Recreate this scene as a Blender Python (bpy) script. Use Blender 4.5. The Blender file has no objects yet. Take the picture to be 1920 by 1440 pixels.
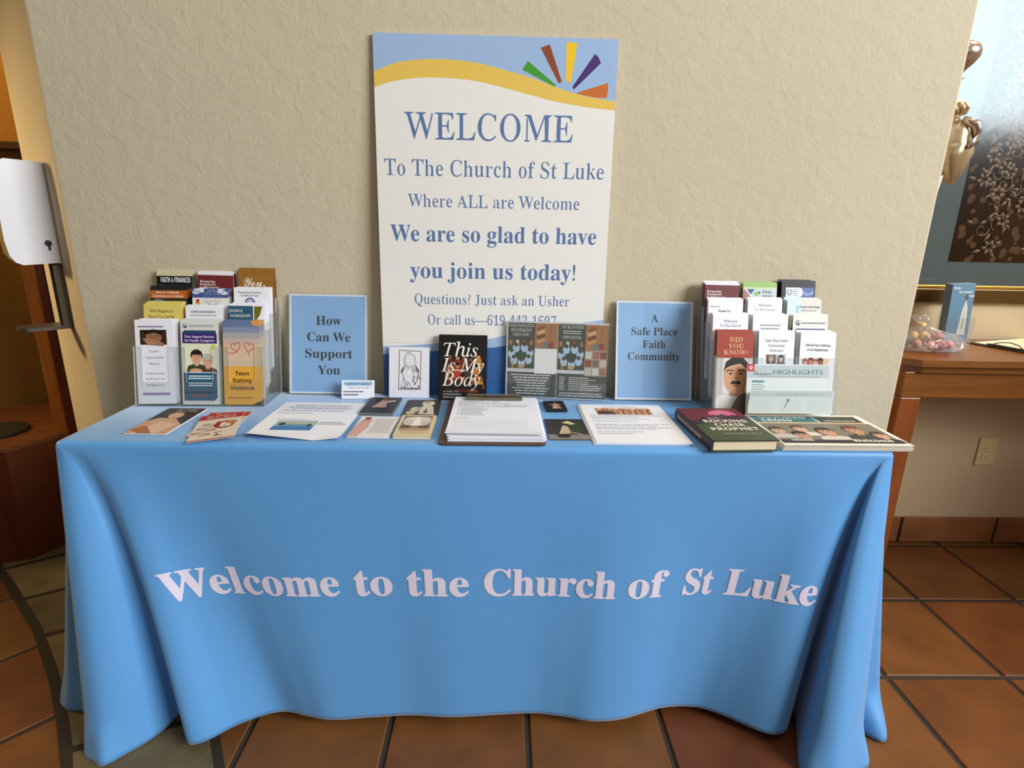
import bpy, bmesh, math, random
import numpy as np
from mathutils import Vector, Matrix
from mathutils.geometry import tessellate_polygon
random.seed(7)
scene = bpy.context.scene
COL = scene.collection

# ------------------------------------------------------------------ camera
cam = bpy.data.cameras.new('camera'); camo = bpy.data.objects.new('camera', cam); COL.objects.link(camo)
cam.sensor_width = 36.0
cam.lens = 1043.0935 / 1920.0 * 36.0
cam.clip_start = 0.02
yaw, pitch, roll = 0.02073746, 0.27350208, 0.02051111
cy, sy, cp, sp, cr, sr = math.cos(yaw), math.sin(yaw), math.cos(pitch), math.sin(pitch), math.cos(roll), math.sin(roll)
fw = Vector((sy * cp, cy * cp, -sp)); rt = Vector((cy, -sy, 0)); up = rt.cross(fw)
r2 = rt * cr + up * sr; u2 = -rt * sr + up * cr
M4 = Matrix((r2, u2, -fw)).transposed().to_4x4()
M4.translation = Vector((0.06186, -1.56842, 1.20575))
camo.matrix_world = M4
scene.camera = camo
scene.cycles.transparent_max_bounces = 40
scene.cycles.max_bounces = 10
scene.cycles.glossy_bounces = 5
scene.cycles.use_denoising = True

# ------------------------------------------------------------------ world, light, exposure
scene.view_settings.view_transform = 'Standard'
scene.view_settings.look = 'None'
scene.view_settings.exposure = 0.0
scene.view_settings.gamma = 1.0
scene.view_settings.use_curve_mapping = False
world = bpy.data.worlds.new('room_ambience'); scene.world = world; world.use_nodes = True
bg = world.node_tree.nodes['Background']
# the rest of the room: dim and warm, lighter towards the glazed side on the right
wt_ = world.node_tree; wtc = wt_.nodes.new('ShaderNodeTexCoord'); wsp = wt_.nodes.new('ShaderNodeSeparateXYZ'); wmr = wt_.nodes.new('ShaderNodeMapRange')
wmr.inputs[1].default_value = -1; wmr.inputs[2].default_value = 1; wmr.inputs[3].default_value = 0.095; wmr.inputs[4].default_value = 0.19
wt_.links.new(wtc.outputs['Generated'], wsp.inputs[0]); wt_.links.new(wsp.outputs[0], wmr.inputs[0]); wt_.links.new(wmr.outputs[0], bg.inputs[1])
bg.inputs[0].default_value = (1.0, 0.72, 0.40, 1)


def area_light(name, loc, target, sx, sy_, power, col, spread=180):
    l = bpy.data.lights.new(name, 'AREA'); l.shape = 'RECTANGLE'; l.size = sx; l.size_y = sy_
    l.energy = power; l.color = col; l.spread = math.radians(spread)
    o = bpy.data.objects.new(name, l); COL.objects.link(o); o.location = loc
    o.rotation_euler = (Vector(target) - Vector(loc)).to_track_quat('-Z', 'Y').to_euler()
    return o


# the big daylight window high on the right behind the camera, seen again in the picture glass
area_light('daylight_window', (5.0, -3.7, 3.35), (0.2, 0, 0.9), 3.2, 2.2, 490, (0.93, 0.97, 1.0))
# wide soft area light from behind the camera
# soft overhead fill, added to brighten the table top; no real source
area_light('overhead_fill', (0.6, -1.5, 3.9), (0.4, -0.6, 0), 2.2, 1.8, 17, (1.0, 0.97, 0.92))
area_light('rear_soft_area', (0.3, -5.2, 2.3), (0, 0, 0.8), 3.0, 2.4, 15, (0.95, 0.97, 1.0))


def spot(name, loc, target, power, col, ang=70, blend=0.6, rad=0.06):
    l = bpy.data.lights.new(name, 'SPOT'); l.energy = power; l.color = col; l.spot_size = math.radians(ang)
    l.spot_blend = blend; l.shadow_soft_size = rad
    o = bpy.data.objects.new(name, l); COL.objects.link(o); o.location = loc
    o.rotation_euler = (Vector(target) - Vector(loc)).to_track_quat('-Z', 'Y').to_euler()


spot('ceiling_lamp_over_console', (2.1, 0.10, 3.0), (1.95, 0.12, 0), 125, (1.0, 0.80, 0.55), 84, 0.7, 0.05)
spot('warm_lamp_over_ledge', (-2.7, 0.55, 2.9), (-2.1, 1.25, 1.75), 95, (1.0, 0.66, 0.28), 80, 0.9, 0.08)
spot('warm_lamp_beyond_left', (-2.95, 0.10, 1.55), (-1.33, 0.22, 1.0), 108, (1.0, 0.72, 0.36), 70, 0.9, 0.1)


# ------------------------------------------------------------------ materials
def lin(h):
    h = h.lstrip('#'); c = [int(h[i:i + 2], 16) / 255 for i in (0, 2, 4)]
    return tuple(x / 12.92 if x <= 0.04045 else ((x + 0.055) / 1.055) ** 2.4 for x in c)


_mats = {}


def mat(col, rough=0.6, metal=0.0, var=0.04, scale=40.0, bump=0.0, spec=0.4, coat=0.0, key=None, sheen=0.0):
    k = key or (col, rough, metal, var, scale, bump, spec, coat, sheen)
    if k in _mats: return _mats[k]
    m = bpy.data.materials.new('mat_' + str(len(_mats))); m.use_nodes = True
    nt = m.node_tree; b = nt.nodes['Principled BSDF']; c = lin(col)
    b.inputs['Roughness'].default_value = rough; b.inputs['Metallic'].default_value = metal
    b.inputs['Specular IOR Level'].default_value = spec; b.inputs['Coat Weight'].default_value = coat
    b.inputs['Coat Roughness'].default_value = 0.08
    b.inputs['Sheen Weight'].default_value = sheen
    tc = nt.nodes.new('ShaderNodeTexCoord'); n = nt.nodes.new('ShaderNodeTexNoise')
    n.inputs['Scale'].default_value = scale; n.inputs['Detail'].default_value = 4
    nt.links.new(tc.outputs['Object'], n.inputs['Vector'])
    mix = nt.nodes.new('ShaderNodeMix'); mix.data_type = 'RGBA'
    mix.inputs[6].default_value = tuple(x * (1 - var) for x in c) + (1,)
    mix.inputs[7].default_value = tuple(min(1, x * (1 + var)) for x in c) + (1,)
    nt.links.new(n.outputs['Fac'], mix.inputs[0]); nt.links.new(mix.outputs[2], b.inputs['Base Color'])
    if bump:
        bp = nt.nodes.new('ShaderNodeBump'); bp.inputs['Strength'].default_value = bump; bp.inputs['Distance'].default_value = 0.002
        nt.links.new(n.outputs['Fac'], bp.inputs['Height']); nt.links.new(bp.outputs[0], b.inputs['Normal'])
    _mats[k] = m
    return m


def paper(col='#eef0f6', rough=0.55): return mat(col, rough, var=0.015, scale=25)
def ink(col, rough=0.5): return mat(col, rough, var=0.05, scale=60)


def acrylic_mat(key, tint=(0.965, 0.975, 0.975), diff=0.03, ior=1.45, rough=0.03, gloss=(1, 1, 1)):
    if key in _mats: return _mats[key]
    m = bpy.data.materials.new('mat_' + key); m.use_nodes = True; nt = m.node_tree
    for n in list(nt.nodes):
        if n.type != 'OUTPUT_MATERIAL': nt.nodes.remove(n)
    out = nt.nodes[0]
    t = nt.nodes.new('ShaderNodeBsdfTransparent'); t.inputs[0].default_value = tint + (1,)
    g = nt.nodes.new('ShaderNodeBsdfGlossy'); g.inputs['Roughness'].default_value = rough; g.inputs[0].default_value = tuple(gloss) + (1,)
    df = nt.nodes.new('ShaderNodeBsdfDiffuse'); df.inputs[0].default_value = (0.8, 0.85, 0.87, 1)
    lw = nt.nodes.new('ShaderNodeLayerWeight'); lw.inputs[0].default_value = 0.5
    pw = nt.nodes.new('ShaderNodeMath'); pw.operation = 'POWER'; pw.inputs[1].default_value = 5.0
    fr = nt.nodes.new('ShaderNodeMath'); fr.operation = 'MULTIPLY_ADD'; f0 = ((ior - 1) / (ior + 1)) ** 2
    fr.inputs[1].default_value = 1 - f0; fr.inputs[2].default_value = f0
    nt.links.new(lw.outputs['Facing'], pw.inputs[0]); nt.links.new(pw.outputs[0], fr.inputs[0])
    m1 = nt.nodes.new('ShaderNodeMixShader'); m1.inputs[0].default_value = diff
    m2 = nt.nodes.new('ShaderNodeMixShader')
    nt.links.new(t.outputs[0], m1.inputs[1]); nt.links.new(df.outputs[0], m1.inputs[2])
    nt.links.new(fr.outputs[0], m2.inputs[0]); nt.links.new(m1.outputs[0], m2.inputs[1]); nt.links.new(g.outputs[0], m2.inputs[2])
    nt.links.new(m2.outputs[0], out.inputs[0])
    _mats[key] = m
    return m


ACR = acrylic_mat('acrylic')
ACE = acrylic_mat('acrylic_edge', (0.80, 0.86, 0.86), 0.55)
GLASS = acrylic_mat('picture_glass', (0.99, 0.99, 0.99), 0.0, 1.36, 0.14, (0.80, 0.95, 1.0))
FILM = acrylic_mat('plastic_film', (0.95, 0.93, 0.92), 0.10, 1.5)


def wall_mat(name, col, bump=0.5):
    m = bpy.data.materials.new(name); m.use_nodes = True; nt = m.node_tree; b = nt.nodes['Principled BSDF']
    b.inputs['Roughness'].default_value = 0.85; b.inputs['Specular IOR Level'].default_value = 0.2
    c = lin(col)
    tc = nt.nodes.new('ShaderNodeTexCoord')
    n1 = nt.nodes.new('ShaderNodeTexNoise'); n1.inputs['Scale'].default_value = 95; n1.inputs['Detail'].default_value = 6; n1.inputs['Roughness'].default_value = 0.62
    n2 = nt.nodes.new('ShaderNodeTexNoise'); n2.inputs['Scale'].default_value = 26; n2.inputs['Detail'].default_value = 5; n2.inputs['Distortion'].default_value = 0.6
    n3 = nt.nodes.new('ShaderNodeTexNoise'); n3.inputs['Scale'].default_value = 2.2; n3.inputs['Detail'].default_value = 3
    for n in (n1, n2, n3): nt.links.new(tc.outputs['Object'], n.inputs['Vector'])
    ad = nt.nodes.new('ShaderNodeMath'); ad.operation = 'MULTIPLY_ADD'; ad.inputs[1].default_value = 0.55
    nt.links.new(n1.outputs['Fac'], ad.inputs[0]); nt.links.new(n2.outputs['Fac'], ad.inputs[2])
    bp = nt.nodes.new('ShaderNodeBump'); bp.inputs['Strength'].default_value = bump; bp.inputs['Distance'].default_value = 0.006
    nt.links.new(ad.outputs[0], bp.inputs['Height']); nt.links.new(bp.outputs[0], b.inputs['Normal'])
    mix = nt.nodes.new('ShaderNodeMix'); mix.data_type = 'RGBA'
    mix.inputs[6].default_value = tuple(x * 0.95 for x in c) + (1,); mix.inputs[7].default_value = tuple(min(1, x * 1.05) for x in c) + (1,)
    nt.links.new(n3.outputs['Fac'], mix.inputs[0]); nt.links.new(mix.outputs[2], b.inputs['Base Color'])
    return m


def wood_mat(name, ca, cb, axis='X', scale=3.0, rough=0.35):
    m = bpy.data.materials.new(name); m.use_nodes = True; nt = m.node_tree; b = nt.nodes['Principled BSDF']
    b.inputs['Roughness'].default_value = rough
    tc = nt.nodes.new('ShaderNodeTexCoord'); mp = nt.nodes.new('ShaderNodeMapping')
    sc = {'X': (1.2, 14, 14), 'Y': (14, 1.2, 14), 'Z': (14, 14, 1.2)}[axis]
    mp.inputs['Scale'].default_value = sc
    n = nt.nodes.new('ShaderNodeTexNoise'); n.inputs['Scale'].default_value = scale; n.inputs['Detail'].default_value = 6; n.inputs['Distortion'].default_value = 0.8
    nt.links.new(tc.outputs['Object'], mp.inputs['Vector']); nt.links.new(mp.outputs[0], n.inputs['Vector'])
    cr_ = nt.nodes.new('ShaderNodeValToRGB')
    cr_.color_ramp.elements[0].position = 0.3; cr_.color_ramp.elements[0].color = lin(ca) + (1,)
    cr_.color_ramp.elements[1].position = 0.7; cr_.color_ramp.elements[1].color = lin(cb) + (1,)
    nt.links.new(n.outputs['Fac'], cr_.inputs[0]); nt.links.new(cr_.outputs[0], b.inputs['Base Color'])
    bp = nt.nodes.new('ShaderNodeBump'); bp.inputs['Strength'].default_value = 0.08; bp.inputs['Distance'].default_value = 0.002
    nt.links.new(n.outputs['Fac'], bp.inputs['Height']); nt.links.new(bp.outputs[0], b.inputs['Normal'])
    return m


def tile_mat(name, cols, scale, rough, spots=None):
    """clay or slate: a colour of its own for every loose tile, clouded by noise"""
    m = bpy.data.materials.new(name); m.use_nodes = True; nt = m.node_tree; b = nt.nodes['Principled BSDF']
    b.inputs['Roughness'].default_value = rough; b.inputs['Specular IOR Level'].default_value = 0.25
    ge = nt.nodes.new('ShaderNodeNewGeometry'); cr_ = nt.nodes.new('ShaderNodeValToRGB')
    el = cr_.color_ramp.elements
    while len(el) < len(cols): el.new(0.5)
    for i, c in enumerate(cols):
        el[i].position = i / (len(cols) - 1); el[i].color = lin(c) + (1,)
    nt.links.new(ge.outputs['Random Per Island'], cr_.inputs[0])
    tc = nt.nodes.new('ShaderNodeTexCoord'); n = nt.nodes.new('ShaderNodeTexNoise'); n.inputs['Scale'].default_value = scale; n.inputs['Detail'].default_value = 5
    nt.links.new(tc.outputs['Object'], n.inputs['Vector'])
    mr = nt.nodes.new('ShaderNodeMapRange'); mr.inputs[1].default_value = 0.3; mr.inputs[2].default_value = 0.7; mr.inputs[3].default_value = 0.78; mr.inputs[4].default_value = 1.22
    nt.links.new(n.outputs['Fac'], mr.inputs[0])
    mx = nt.nodes.new('ShaderNodeMix'); mx.data_type = 'RGBA'; mx.blend_type = 'MULTIPLY'; mx.inputs[0].default_value = 1
    nt.links.new(cr_.outputs[0], mx.inputs[6]); nt.links.new(mr.outputs[0], mx.inputs[7])
    nt.links.new(mx.outputs[2], b.inputs['Base Color'])
    bp = nt.nodes.new('ShaderNodeBump'); bp.inputs['Strength'].default_value = 0.15; bp.inputs['Distance'].default_value = 0.003
    nt.links.new(n.outputs['Fac'], bp.inputs['Height']); nt.links.new(bp.outputs[0], b.inputs['Normal'])
    return m


# ------------------------------------------------------------------ mesh builder
class MB:
    def __init__(s): s.v = []; s.f = []; s.mi = []; s.mats = []

    def idx(s, m):
        if m not in s.mats: s.mats.append(m)
        return s.mats.index(m)

    def add(s, vs, fs, m):
        o = len(s.v); i = s.idx(m)
        s.v.extend(tuple(v) for v in vs)
        for f in fs: s.f.append(tuple(o + k for k in f)); s.mi.append(i)

    def box(s, a, b, m, tf=None):
        x0, y0, z0 = a; x1, y1, z1 = b
        vs = [(x, y, z) for z in (z0, z1) for y in (y0, y1) for x in (x0, x1)]
        if tf: vs = [tf(*v) for v in vs]
        s.add(vs, [(0, 2, 3, 1), (4, 5, 7, 6), (0, 1, 5, 4), (2, 6, 7, 3), (0, 4, 6, 2), (1, 3, 7, 5)], m)

    def prism(s, pts, fn, h0, h1, m, me=None):
        """polygon pts (2d, counter-clockwise) between fn(u,v,h0) and fn(u,v,h1)"""
        n = len(pts)
        vs = [fn(u, v, h0) for u, v in pts] + [fn(u, v, h1) for u, v in pts]
        tri = tessellate_polygon([[Vector((u, v, 0)) for u, v in pts]])
        s.add(vs, [t for t in tri], m); s.add(vs, [tuple(n + k for k in reversed(t)) for t in tri], m)
        s.add(vs, [(i, (i + 1) % n, n + (i + 1) % n, n + i) for i in range(n)], me or m)

    def rings(s, rings, m, closed=True, cap0=True, cap1=True):
        n = len(rings[0]); vs = [p for r in rings for p in r]; fs = []
        for j in range(len(rings) - 1):
            for i in range(n if closed else n - 1):
                a, b = j * n + i, j * n + (i + 1) % n
                fs.append((a, b, b + n, a + n))
        if cap0: fs.append(tuple(reversed(range(n))))
        if cap1: fs.append(tuple(range((len(rings) - 1) * n, len(rings) * n)))
        s.add(vs, fs, m)

    def tube(s, pts, r, m, n=8):
        pts = [Vector(p) for p in pts]; rs = r if isinstance(r, (list, tuple)) else [r] * len(pts); R = []
        for i, p in enumerate(pts):
            t = (pts[min(i + 1, len(pts) - 1)] - pts[max(i - 1, 0)]).normalized()
            a = t.cross(Vector((0, 0, 1)) if abs(t.z) < 0.9 else Vector((1, 0, 0))).normalized(); b = t.cross(a)
            R.append([p + (a * math.cos(k * 2 * math.pi / n) + b * math.sin(k * 2 * math.pi / n)) * rs[i] for k in range(n)])
        s.rings(R, m)

    def lathe(s, prof, c, m, n=24, sx=1.0, sy=1.0):
        s.rings([[(c[0] + r * sx * math.cos(k * 2 * math.pi / n), c[1] + r * sy * math.sin(k * 2 * math.pi / n), c[2] + z) for k in range(n)] for r, z in prof], m)

    def build(s, name, parent=None, smooth=False, loc=None, rot=None, bevel=0, label=None):
        me = bpy.data.meshes.new(name); me.from_pydata([tuple(v) for v in s.v], [], s.f); me.update()
        for m in s.mats: me.materials.append(m)
        me.polygons.foreach_set('material_index', s.mi)
        if smooth: me.polygons.foreach_set('use_smooth', [True] * len(s.f))
        o = bpy.data.objects.new(name, me); COL.objects.link(o)
        if parent: o.parent = parent
        if loc: o.location = loc
        if rot: o.rotation_euler = rot
        if bevel:
            b = o.modifiers.new('edge', 'BEVEL'); b.width = bevel; b.segments = 2; b.limit_method = 'ANGLE'
        if label: o['label'] = label
        return o


def tag(o, label, cat, group=None):
    o['label'] = label; o['category'] = cat
    if group: o['group'] = group
    return o


def thing(name, label, cat, mw=None, group=None):
    o = bpy.data.objects.new(name, None); COL.objects.link(o); o.empty_display_size = 0.05
    if mw is not None: o.matrix_world = mw
    return tag(o, label, cat, group)


def struct(o): o['kind'] = 'structure'; return o


def frame(O, U, V):
    """matrix whose x runs along U, y along V (made square to U), z towards the reader"""
    U = Vector(U).normalized(); V = Vector(V); V = (V - U * V.dot(U)).normalized(); N = U.cross(V)
    m = Matrix((U, V, N)).transposed().to_4x4(); m.translation = Vector(O)
    return m


# ------------------------------------------------------------------ lettering
def conv(s, style):
    if style == 'sans': return s
    base = {'serifb': (0x1D400, 0x1D41A, 0x1D7CE), 'serif': (0x1D400, 0x1D41A, 0x1D7CE), 'heavy': (0x1D400, 0x1D41A, 0x1D7CE),
            'ital': (0x1D434, 0x1D44E, None), 'bital': (0x1D468, 0x1D482, None), 'script': (0x1D4D0, 0x1D4EA, None), 'sansb': (0x1D5D4, 0x1D5EE, 0x1D7EC)}[style]
    r = ''
    for ch in s:
        if 'A' <= ch <= 'Z': r += chr(base[0] + ord(ch) - 65)
        elif style == 'ital' and ch == 'h': r += '\u210e'
        elif 'a' <= ch <= 'z': r += chr(base[1] + ord(ch) - 97)
        elif ch.isdigit() and base[2]: r += chr(base[2] + ord(ch) - 48)
        else: r += ch
    return r


_txt = {}


def text_geo(s, style='sans', res=3):
    k = (s, style, res)
    if k in _txt: return _txt[k]
    cu = bpy.data.curves.new('lettering', 'FONT'); cu.body = conv(s, style); cu.size = 1.0; cu.resolution_u = res
    wt = {'serif': 0.56}.get(style)
    cu.fill_mode = 'NONE' if wt is not None else 'FRONT'
    o = bpy.data.objects.new('lettering', cu); me = bpy.data.meshes.new_from_object(o)
    V = [(v.co.x, v.co.y) for v in me.vertices]
    if wt is None: F = [tuple(p.vertices) for p in me.polygons]
    else:
        V, F = reweigh(V, [tuple(e.vertices) for e in me.edges], wt)
    bpy.data.objects.remove(o); bpy.data.curves.remove(cu); bpy.data.meshes.remove(me)
    xs = [v[0] for v in V]; ys = [v[1] for v in V]
    _txt[k] = (V, F, (min(xs), min(ys), max(xs), max(ys)))
    return _txt[k]


def unspike(R, P):
    """pull back a corner that the re-weighting threw out of line"""
    for e in range(len(R)):
        if np.hypot(*(R[e] - P[e])) > 0.045: R[e] = P[e]
    return R


def reweigh(V, E, wt):
    nb = {}
    for a, b in E: nb.setdefault(a, []).append(b); nb.setdefault(b, []).append(a)
    seen = set(); loops = []
    for a in nb:
        if a in seen: continue
        lp = [a]; seen.add(a); cur = a
        while True:
            nx = [q for q in nb[cur] if q not in seen]
            if not nx: break
            cur = nx[0]; lp.append(cur); seen.add(cur)
        if len(lp) >= 3:
            P = np.array([V[i] for i in lp]); keep = [0]
            for i in range(1, len(P)):
                if np.hypot(*(P[i] - P[keep[-1]])) > 1e-4: keep.append(i)
            P = P[keep]
            if np.hypot(*(P[0] - P[-1])) < 1e-4: P = P[:-1]
            if len(P) >= 3: loops.append(P)
    area = lambda P: 0.5 * float(np.sum(P[:, 0] * np.roll(P[:, 1], -1) - np.roll(P[:, 0], -1) * P[:, 1]))

    def inside(q, P):
        x, y = q; x0, y0 = P[:, 0], P[:, 1]; x1, y1 = np.roll(x0, -1), np.roll(y0, -1)
        c = (y0 > y) != (y1 > y)
        with np.errstate(all='ignore'): xi = x0 + (y - y0) * (x1 - x0) / (y1 - y0)
        return int(np.sum(c & (x < xi))) % 2 == 1
    bb = [(P.min(0), P.max(0)) for P in loops]; depth = []; par = []
    for i, P in enumerate(loops):
        q = P[0]; cont = [j for j in range(len(loops)) if j != i and (bb[j][0] <= q).all() and (bb[j][1] >= q).all() and inside(q, loops[j])]
        depth.append(len(cont)); par.append(min(cont, key=lambda j: abs(area(loops[j]))) if cont else None)
    for i, P in enumerate(loops):
        if (area(P) > 0) != (depth[i] % 2 == 0): loops[i] = P[::-1].copy()
    outV, outF = [], []
    for i in range(len(loops)):
        if depth[i] % 2: continue
        grp = [i] + [j for j in range(len(loops)) if par[j] == i and depth[j] % 2]
        A = np.concatenate([loops[g] for g in grp]); B = np.concatenate([np.roll(loops[g], -1, 0) for g in grp])
        res = []
        for g in grp:
            P = loops[g]; Q = np.roll(P, -1, 0); D = Q - P; L = np.maximum(np.hypot(D[:, 0], D[:, 1]), 1e-9)
            N = np.stack([-D[:, 1] / L, D[:, 0] / L], 1); off = np.full(len(P), wt if wt < 0 else 0.0)
            if wt > 0:
                for e in range(len(P)):
                    m = (P[e] + Q[e]) / 2; n = N[e]; d1 = A - m; dd = B - A
                    den = n[0] * dd[:, 1] - n[1] * dd[:, 0]
                    with np.errstate(all='ignore'):
                        t = (d1[:, 0] * dd[:, 1] - d1[:, 1] * dd[:, 0]) / den; s_ = (d1[:, 0] * n[1] - d1[:, 1] * n[0]) / den
                    ok = (np.abs(den) > 1e-9) & (t > 1e-3) & (s_ >= 0) & (s_ <= 1)
                    tt = t[ok].min() if ok.any() else 0.0
                    off[e] = min(max(0.0, (tt - 0.045) * 0.5 * (1 - wt)), 0.034) if tt < 0.26 else 0.0
            R = []
            for e in range(len(P)):
                n1, n2, a, b = N[e - 1], N[e], off[e - 1], off[e]
                cr_ = n1[0] * n2[1] - n1[1] * n2[0]
                if abs(cr_) > 0.35:
                    x = np.array([(a * n2[1] - b * n1[1]) / cr_, (n1[0] * b - n2[0] * a) / cr_])
                else: x = (n1 + n2) / max(np.hypot(*(n1 + n2)), 1e-6) * (a + b) / 2
                lim = 2.0 * max(abs(a), abs(b)) + 1e-9; l = np.hypot(*x)
                if l > lim: x = x * lim / l
                R.append(P[e] + x)
            res.append(unspike(R, P))
        o = len(outV)
        tri = tessellate_polygon([[Vector((p[0], p[1], 0)) for p in R] for R in res])
        for R in res: outV.extend((float(p[0]), float(p[1])) for p in R)
        outF.extend(tuple(o + k for k in t) for t in tri)
    return outV, outF


LIFT = 0.00013


class Page:
    """prints on a flat sheet: (u, v) in metres from its lower left corner, h = the height of the sheet's face"""
    def __init__(s, mb, fn, h=0.0): s.mb = mb; s.fn = fn; s.h = h

    def P(s, u, v, lv): return s.fn(u, v, s.h + LIFT * lv)

    def poly(s, pts, col, lv=1):
        m = col if not isinstance(col, str) else ink(col)
        tri = tessellate_polygon([[Vector((u, v, 0)) for u, v in pts]])
        ar = sum(pts[i][0] * pts[(i + 1) % len(pts)][1] - pts[(i + 1) % len(pts)][0] * pts[i][1] for i in range(len(pts)))
        s.mb.add([s.P(u, v, lv) for u, v in pts], [t if True else t for t in tri], m)

    def rect(s, u0, v0, u1, v1, col, lv=1): 
        m = col if not isinstance(col, str) else ink(col)
        s.mb.add([s.P(u0, v0, lv), s.P(u1, v0, lv), s.P(u1, v1, lv), s.P(u0, v1, lv)], [(0, 1, 2, 3)], m)

    def ell(s, cu, cv, ru, rv, col, lv=1, n=18, rot=0.0):
        c, q = math.cos(rot), math.sin(rot); pts = []
        for k in range(n):
            a = k * 2 * math.pi / n; x, y = ru * math.cos(a), rv * math.sin(a); pts.append((cu + x * c - y * q, cv + x * q + y * c))
        m = col if not isinstance(col, str) else ink(col)
        s.mb.add([s.P(u, v, lv) for u, v in pts], [tuple(range(n))], m)

    def line(s, pts, w, col, lv=1):
        m = col if not isinstance(col, str) else ink(col); L, Rr = [], []
        for i, p in enumerate(pts):
            a = pts[max(i - 1, 0)]; b = pts[min(i + 1, len(pts) - 1)]; dx, dy = b[0] - a[0], b[1] - a[1]; l = math.hypot(dx, dy) or 1
            nx, ny = -dy / l * w / 2, dx / l * w / 2
            L.append((p[0] + nx, p[1] + ny)); Rr.append((p[0] - nx, p[1] - ny))
        n = len(pts)
        s.mb.add([s.P(u, v, lv) for u, v in L + Rr], [(n + i, n + i + 1, i + 1, i) for i in range(n - 1)], m)

    def text(s, t, cu, vb, w=None, h=None, col='#222222', style='sans', lv=2, align='c', shear=0.0, res=3):
        """ink width w and/or cap height h, baseline vb, centred on cu (or starting / ending there)"""
        V, F, b = text_geo(t, style, res); m = col if not isinstance(col, str) else ink(col)
        cap = 0.68 if style not in ('sans', 'sansb') else 0.70
        if w is None: sy = h / cap; sx = sy
        else:
            sx = w / (b[2] - b[0]); sy = h / cap if h else sx
        W = (b[2] - b[0]) * sx; u0 = {'c': cu - W / 2, 'l': cu, 'r': cu - W}[align]
        s.mb.add([s.P(u0 + (x - b[0]) * sx + shear * y * sy, vb + y * sy, lv) for x, y in V], F, m)

    def bars(s, u0, v0, u1, v1, n, col='#777777', th=0.45, lv=1, ragged=0.35, center=False, seed=1):
        """lines of print too small to read"""
        rr = random.Random(seed); dv = (v1 - v0) / n
        for i in range(n):
            L = (u1 - u0) * (1 - ragged * rr.random()); v = v1 - dv * (i + 0.5); a = (u0 + u1 - L) / 2 if center else u0
            x = a
            while x < a + L - 1e-6:
                wd = min((u1 - u0) * rr.uniform(0.05, 0.14), a + L - x)
                s.rect(x, v - dv * th / 2, x + wd * 0.86, v + dv * th / 2, col, lv); x += wd

    def bust(s, cu, cv, r, skin, hair, shirt, lv=1, long=False, beard=None, smile=True, tilt=0.0, base=None):
        """a head and shoulders, r = half the face height, cv = the face's middle"""
        b = cv - 2.3 * r if base is None else base
        s.poly([(cu - 1.5 * r, b), (cu + 1.5 * r, b), (cu + 1.25 * r, cv - 1.25 * r), (cu + 0.4 * r, cv - 0.95 * r), (cu - 0.4 * r, cv - 0.95 * r), (cu - 1.25 * r, cv - 1.25 * r)], shirt, lv)
        if long: s.ell(cu, cv - 0.15 * r, 1.02 * r, 1.3 * r, hair, lv + 1)
        s.ell(cu, cv + 0.35 * r, 0.86 * r, 0.85 * r, hair, lv + 1)
        s.rect(cu - 0.3 * r, cv - 1.25 * r, cu + 0.3 * r, cv - 0.7 * r, skin, lv + 1)
        s.ell(cu, cv - 0.08 * r, 0.70 * r, 0.95 * r, skin, lv + 2, rot=tilt)
        s.poly([(cu - 0.7 * r, cv + 0.42 * r), (cu + 0.7 * r, cv + 0.38 * r), (cu + 0.6 * r, cv + 0.95 * r), (cu, cv + 1.15 * r), (cu - 0.62 * r, cv + 0.95 * r)], hair, lv + 3)
        for q in (-1, 1):
            s.ell(cu + q * 0.28 * r, cv + 0.1 * r, 0.11 * r, 0.06 * r, '#1c1410', lv + 3, 8)
            s.line([(cu + q * 0.15 * r, cv + 0.27 * r), (cu + q * 0.42 * r, cv + 0.29 * r)], 0.06 * r, hair, lv + 3)
        s.poly([(cu - 0.07 * r, cv - 0.28 * r), (cu + 0.12 * r, cv - 0.28 * r), (cu + 0.03 * r, cv + 0.08 * r)], mat('#9a6a50', 0.5), lv + 3)
        if beard: s.poly([(cu - 0.33 * r, cv - 0.44 * r), (cu + 0.33 * r, cv - 0.44 * r), (cu + 0.22 * r, cv - 0.3 * r), (cu - 0.22 * r, cv - 0.3 * r)], beard, lv + 3)
        s.ell(cu, cv - 0.55 * r, 0.24 * r, 0.1 * r, '#a04040', lv + 3, 10)
        if smile: s.ell(cu, cv - 0.53 * r, 0.18 * r, 0.05 * r, '#f4ece4', lv + 4, 10)


def sheet(w, h, t, m=None, edge=None):
    """a card or sheet lying in its local xy plane, face up at z = t"""
    mb = MB(); m = m or paper()
    mb.prism([(0, 0), (w, 0), (w, h), (0, h)], lambda u, v, q: (u, v, q), 0, t, m, edge or m)
    return mb, Page(mb, lambda u, v, q: (u, v, q), t)
# ------------------------------------------------------------------ the room
WALL = wall_mat('stucco_beige', '#ccc0a6', 0.4)
WALLF = wall_mat('stucco_tan', '#cdb795', 0.3)
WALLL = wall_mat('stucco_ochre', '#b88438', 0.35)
XL, XR = -1.109, 1.2358
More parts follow.
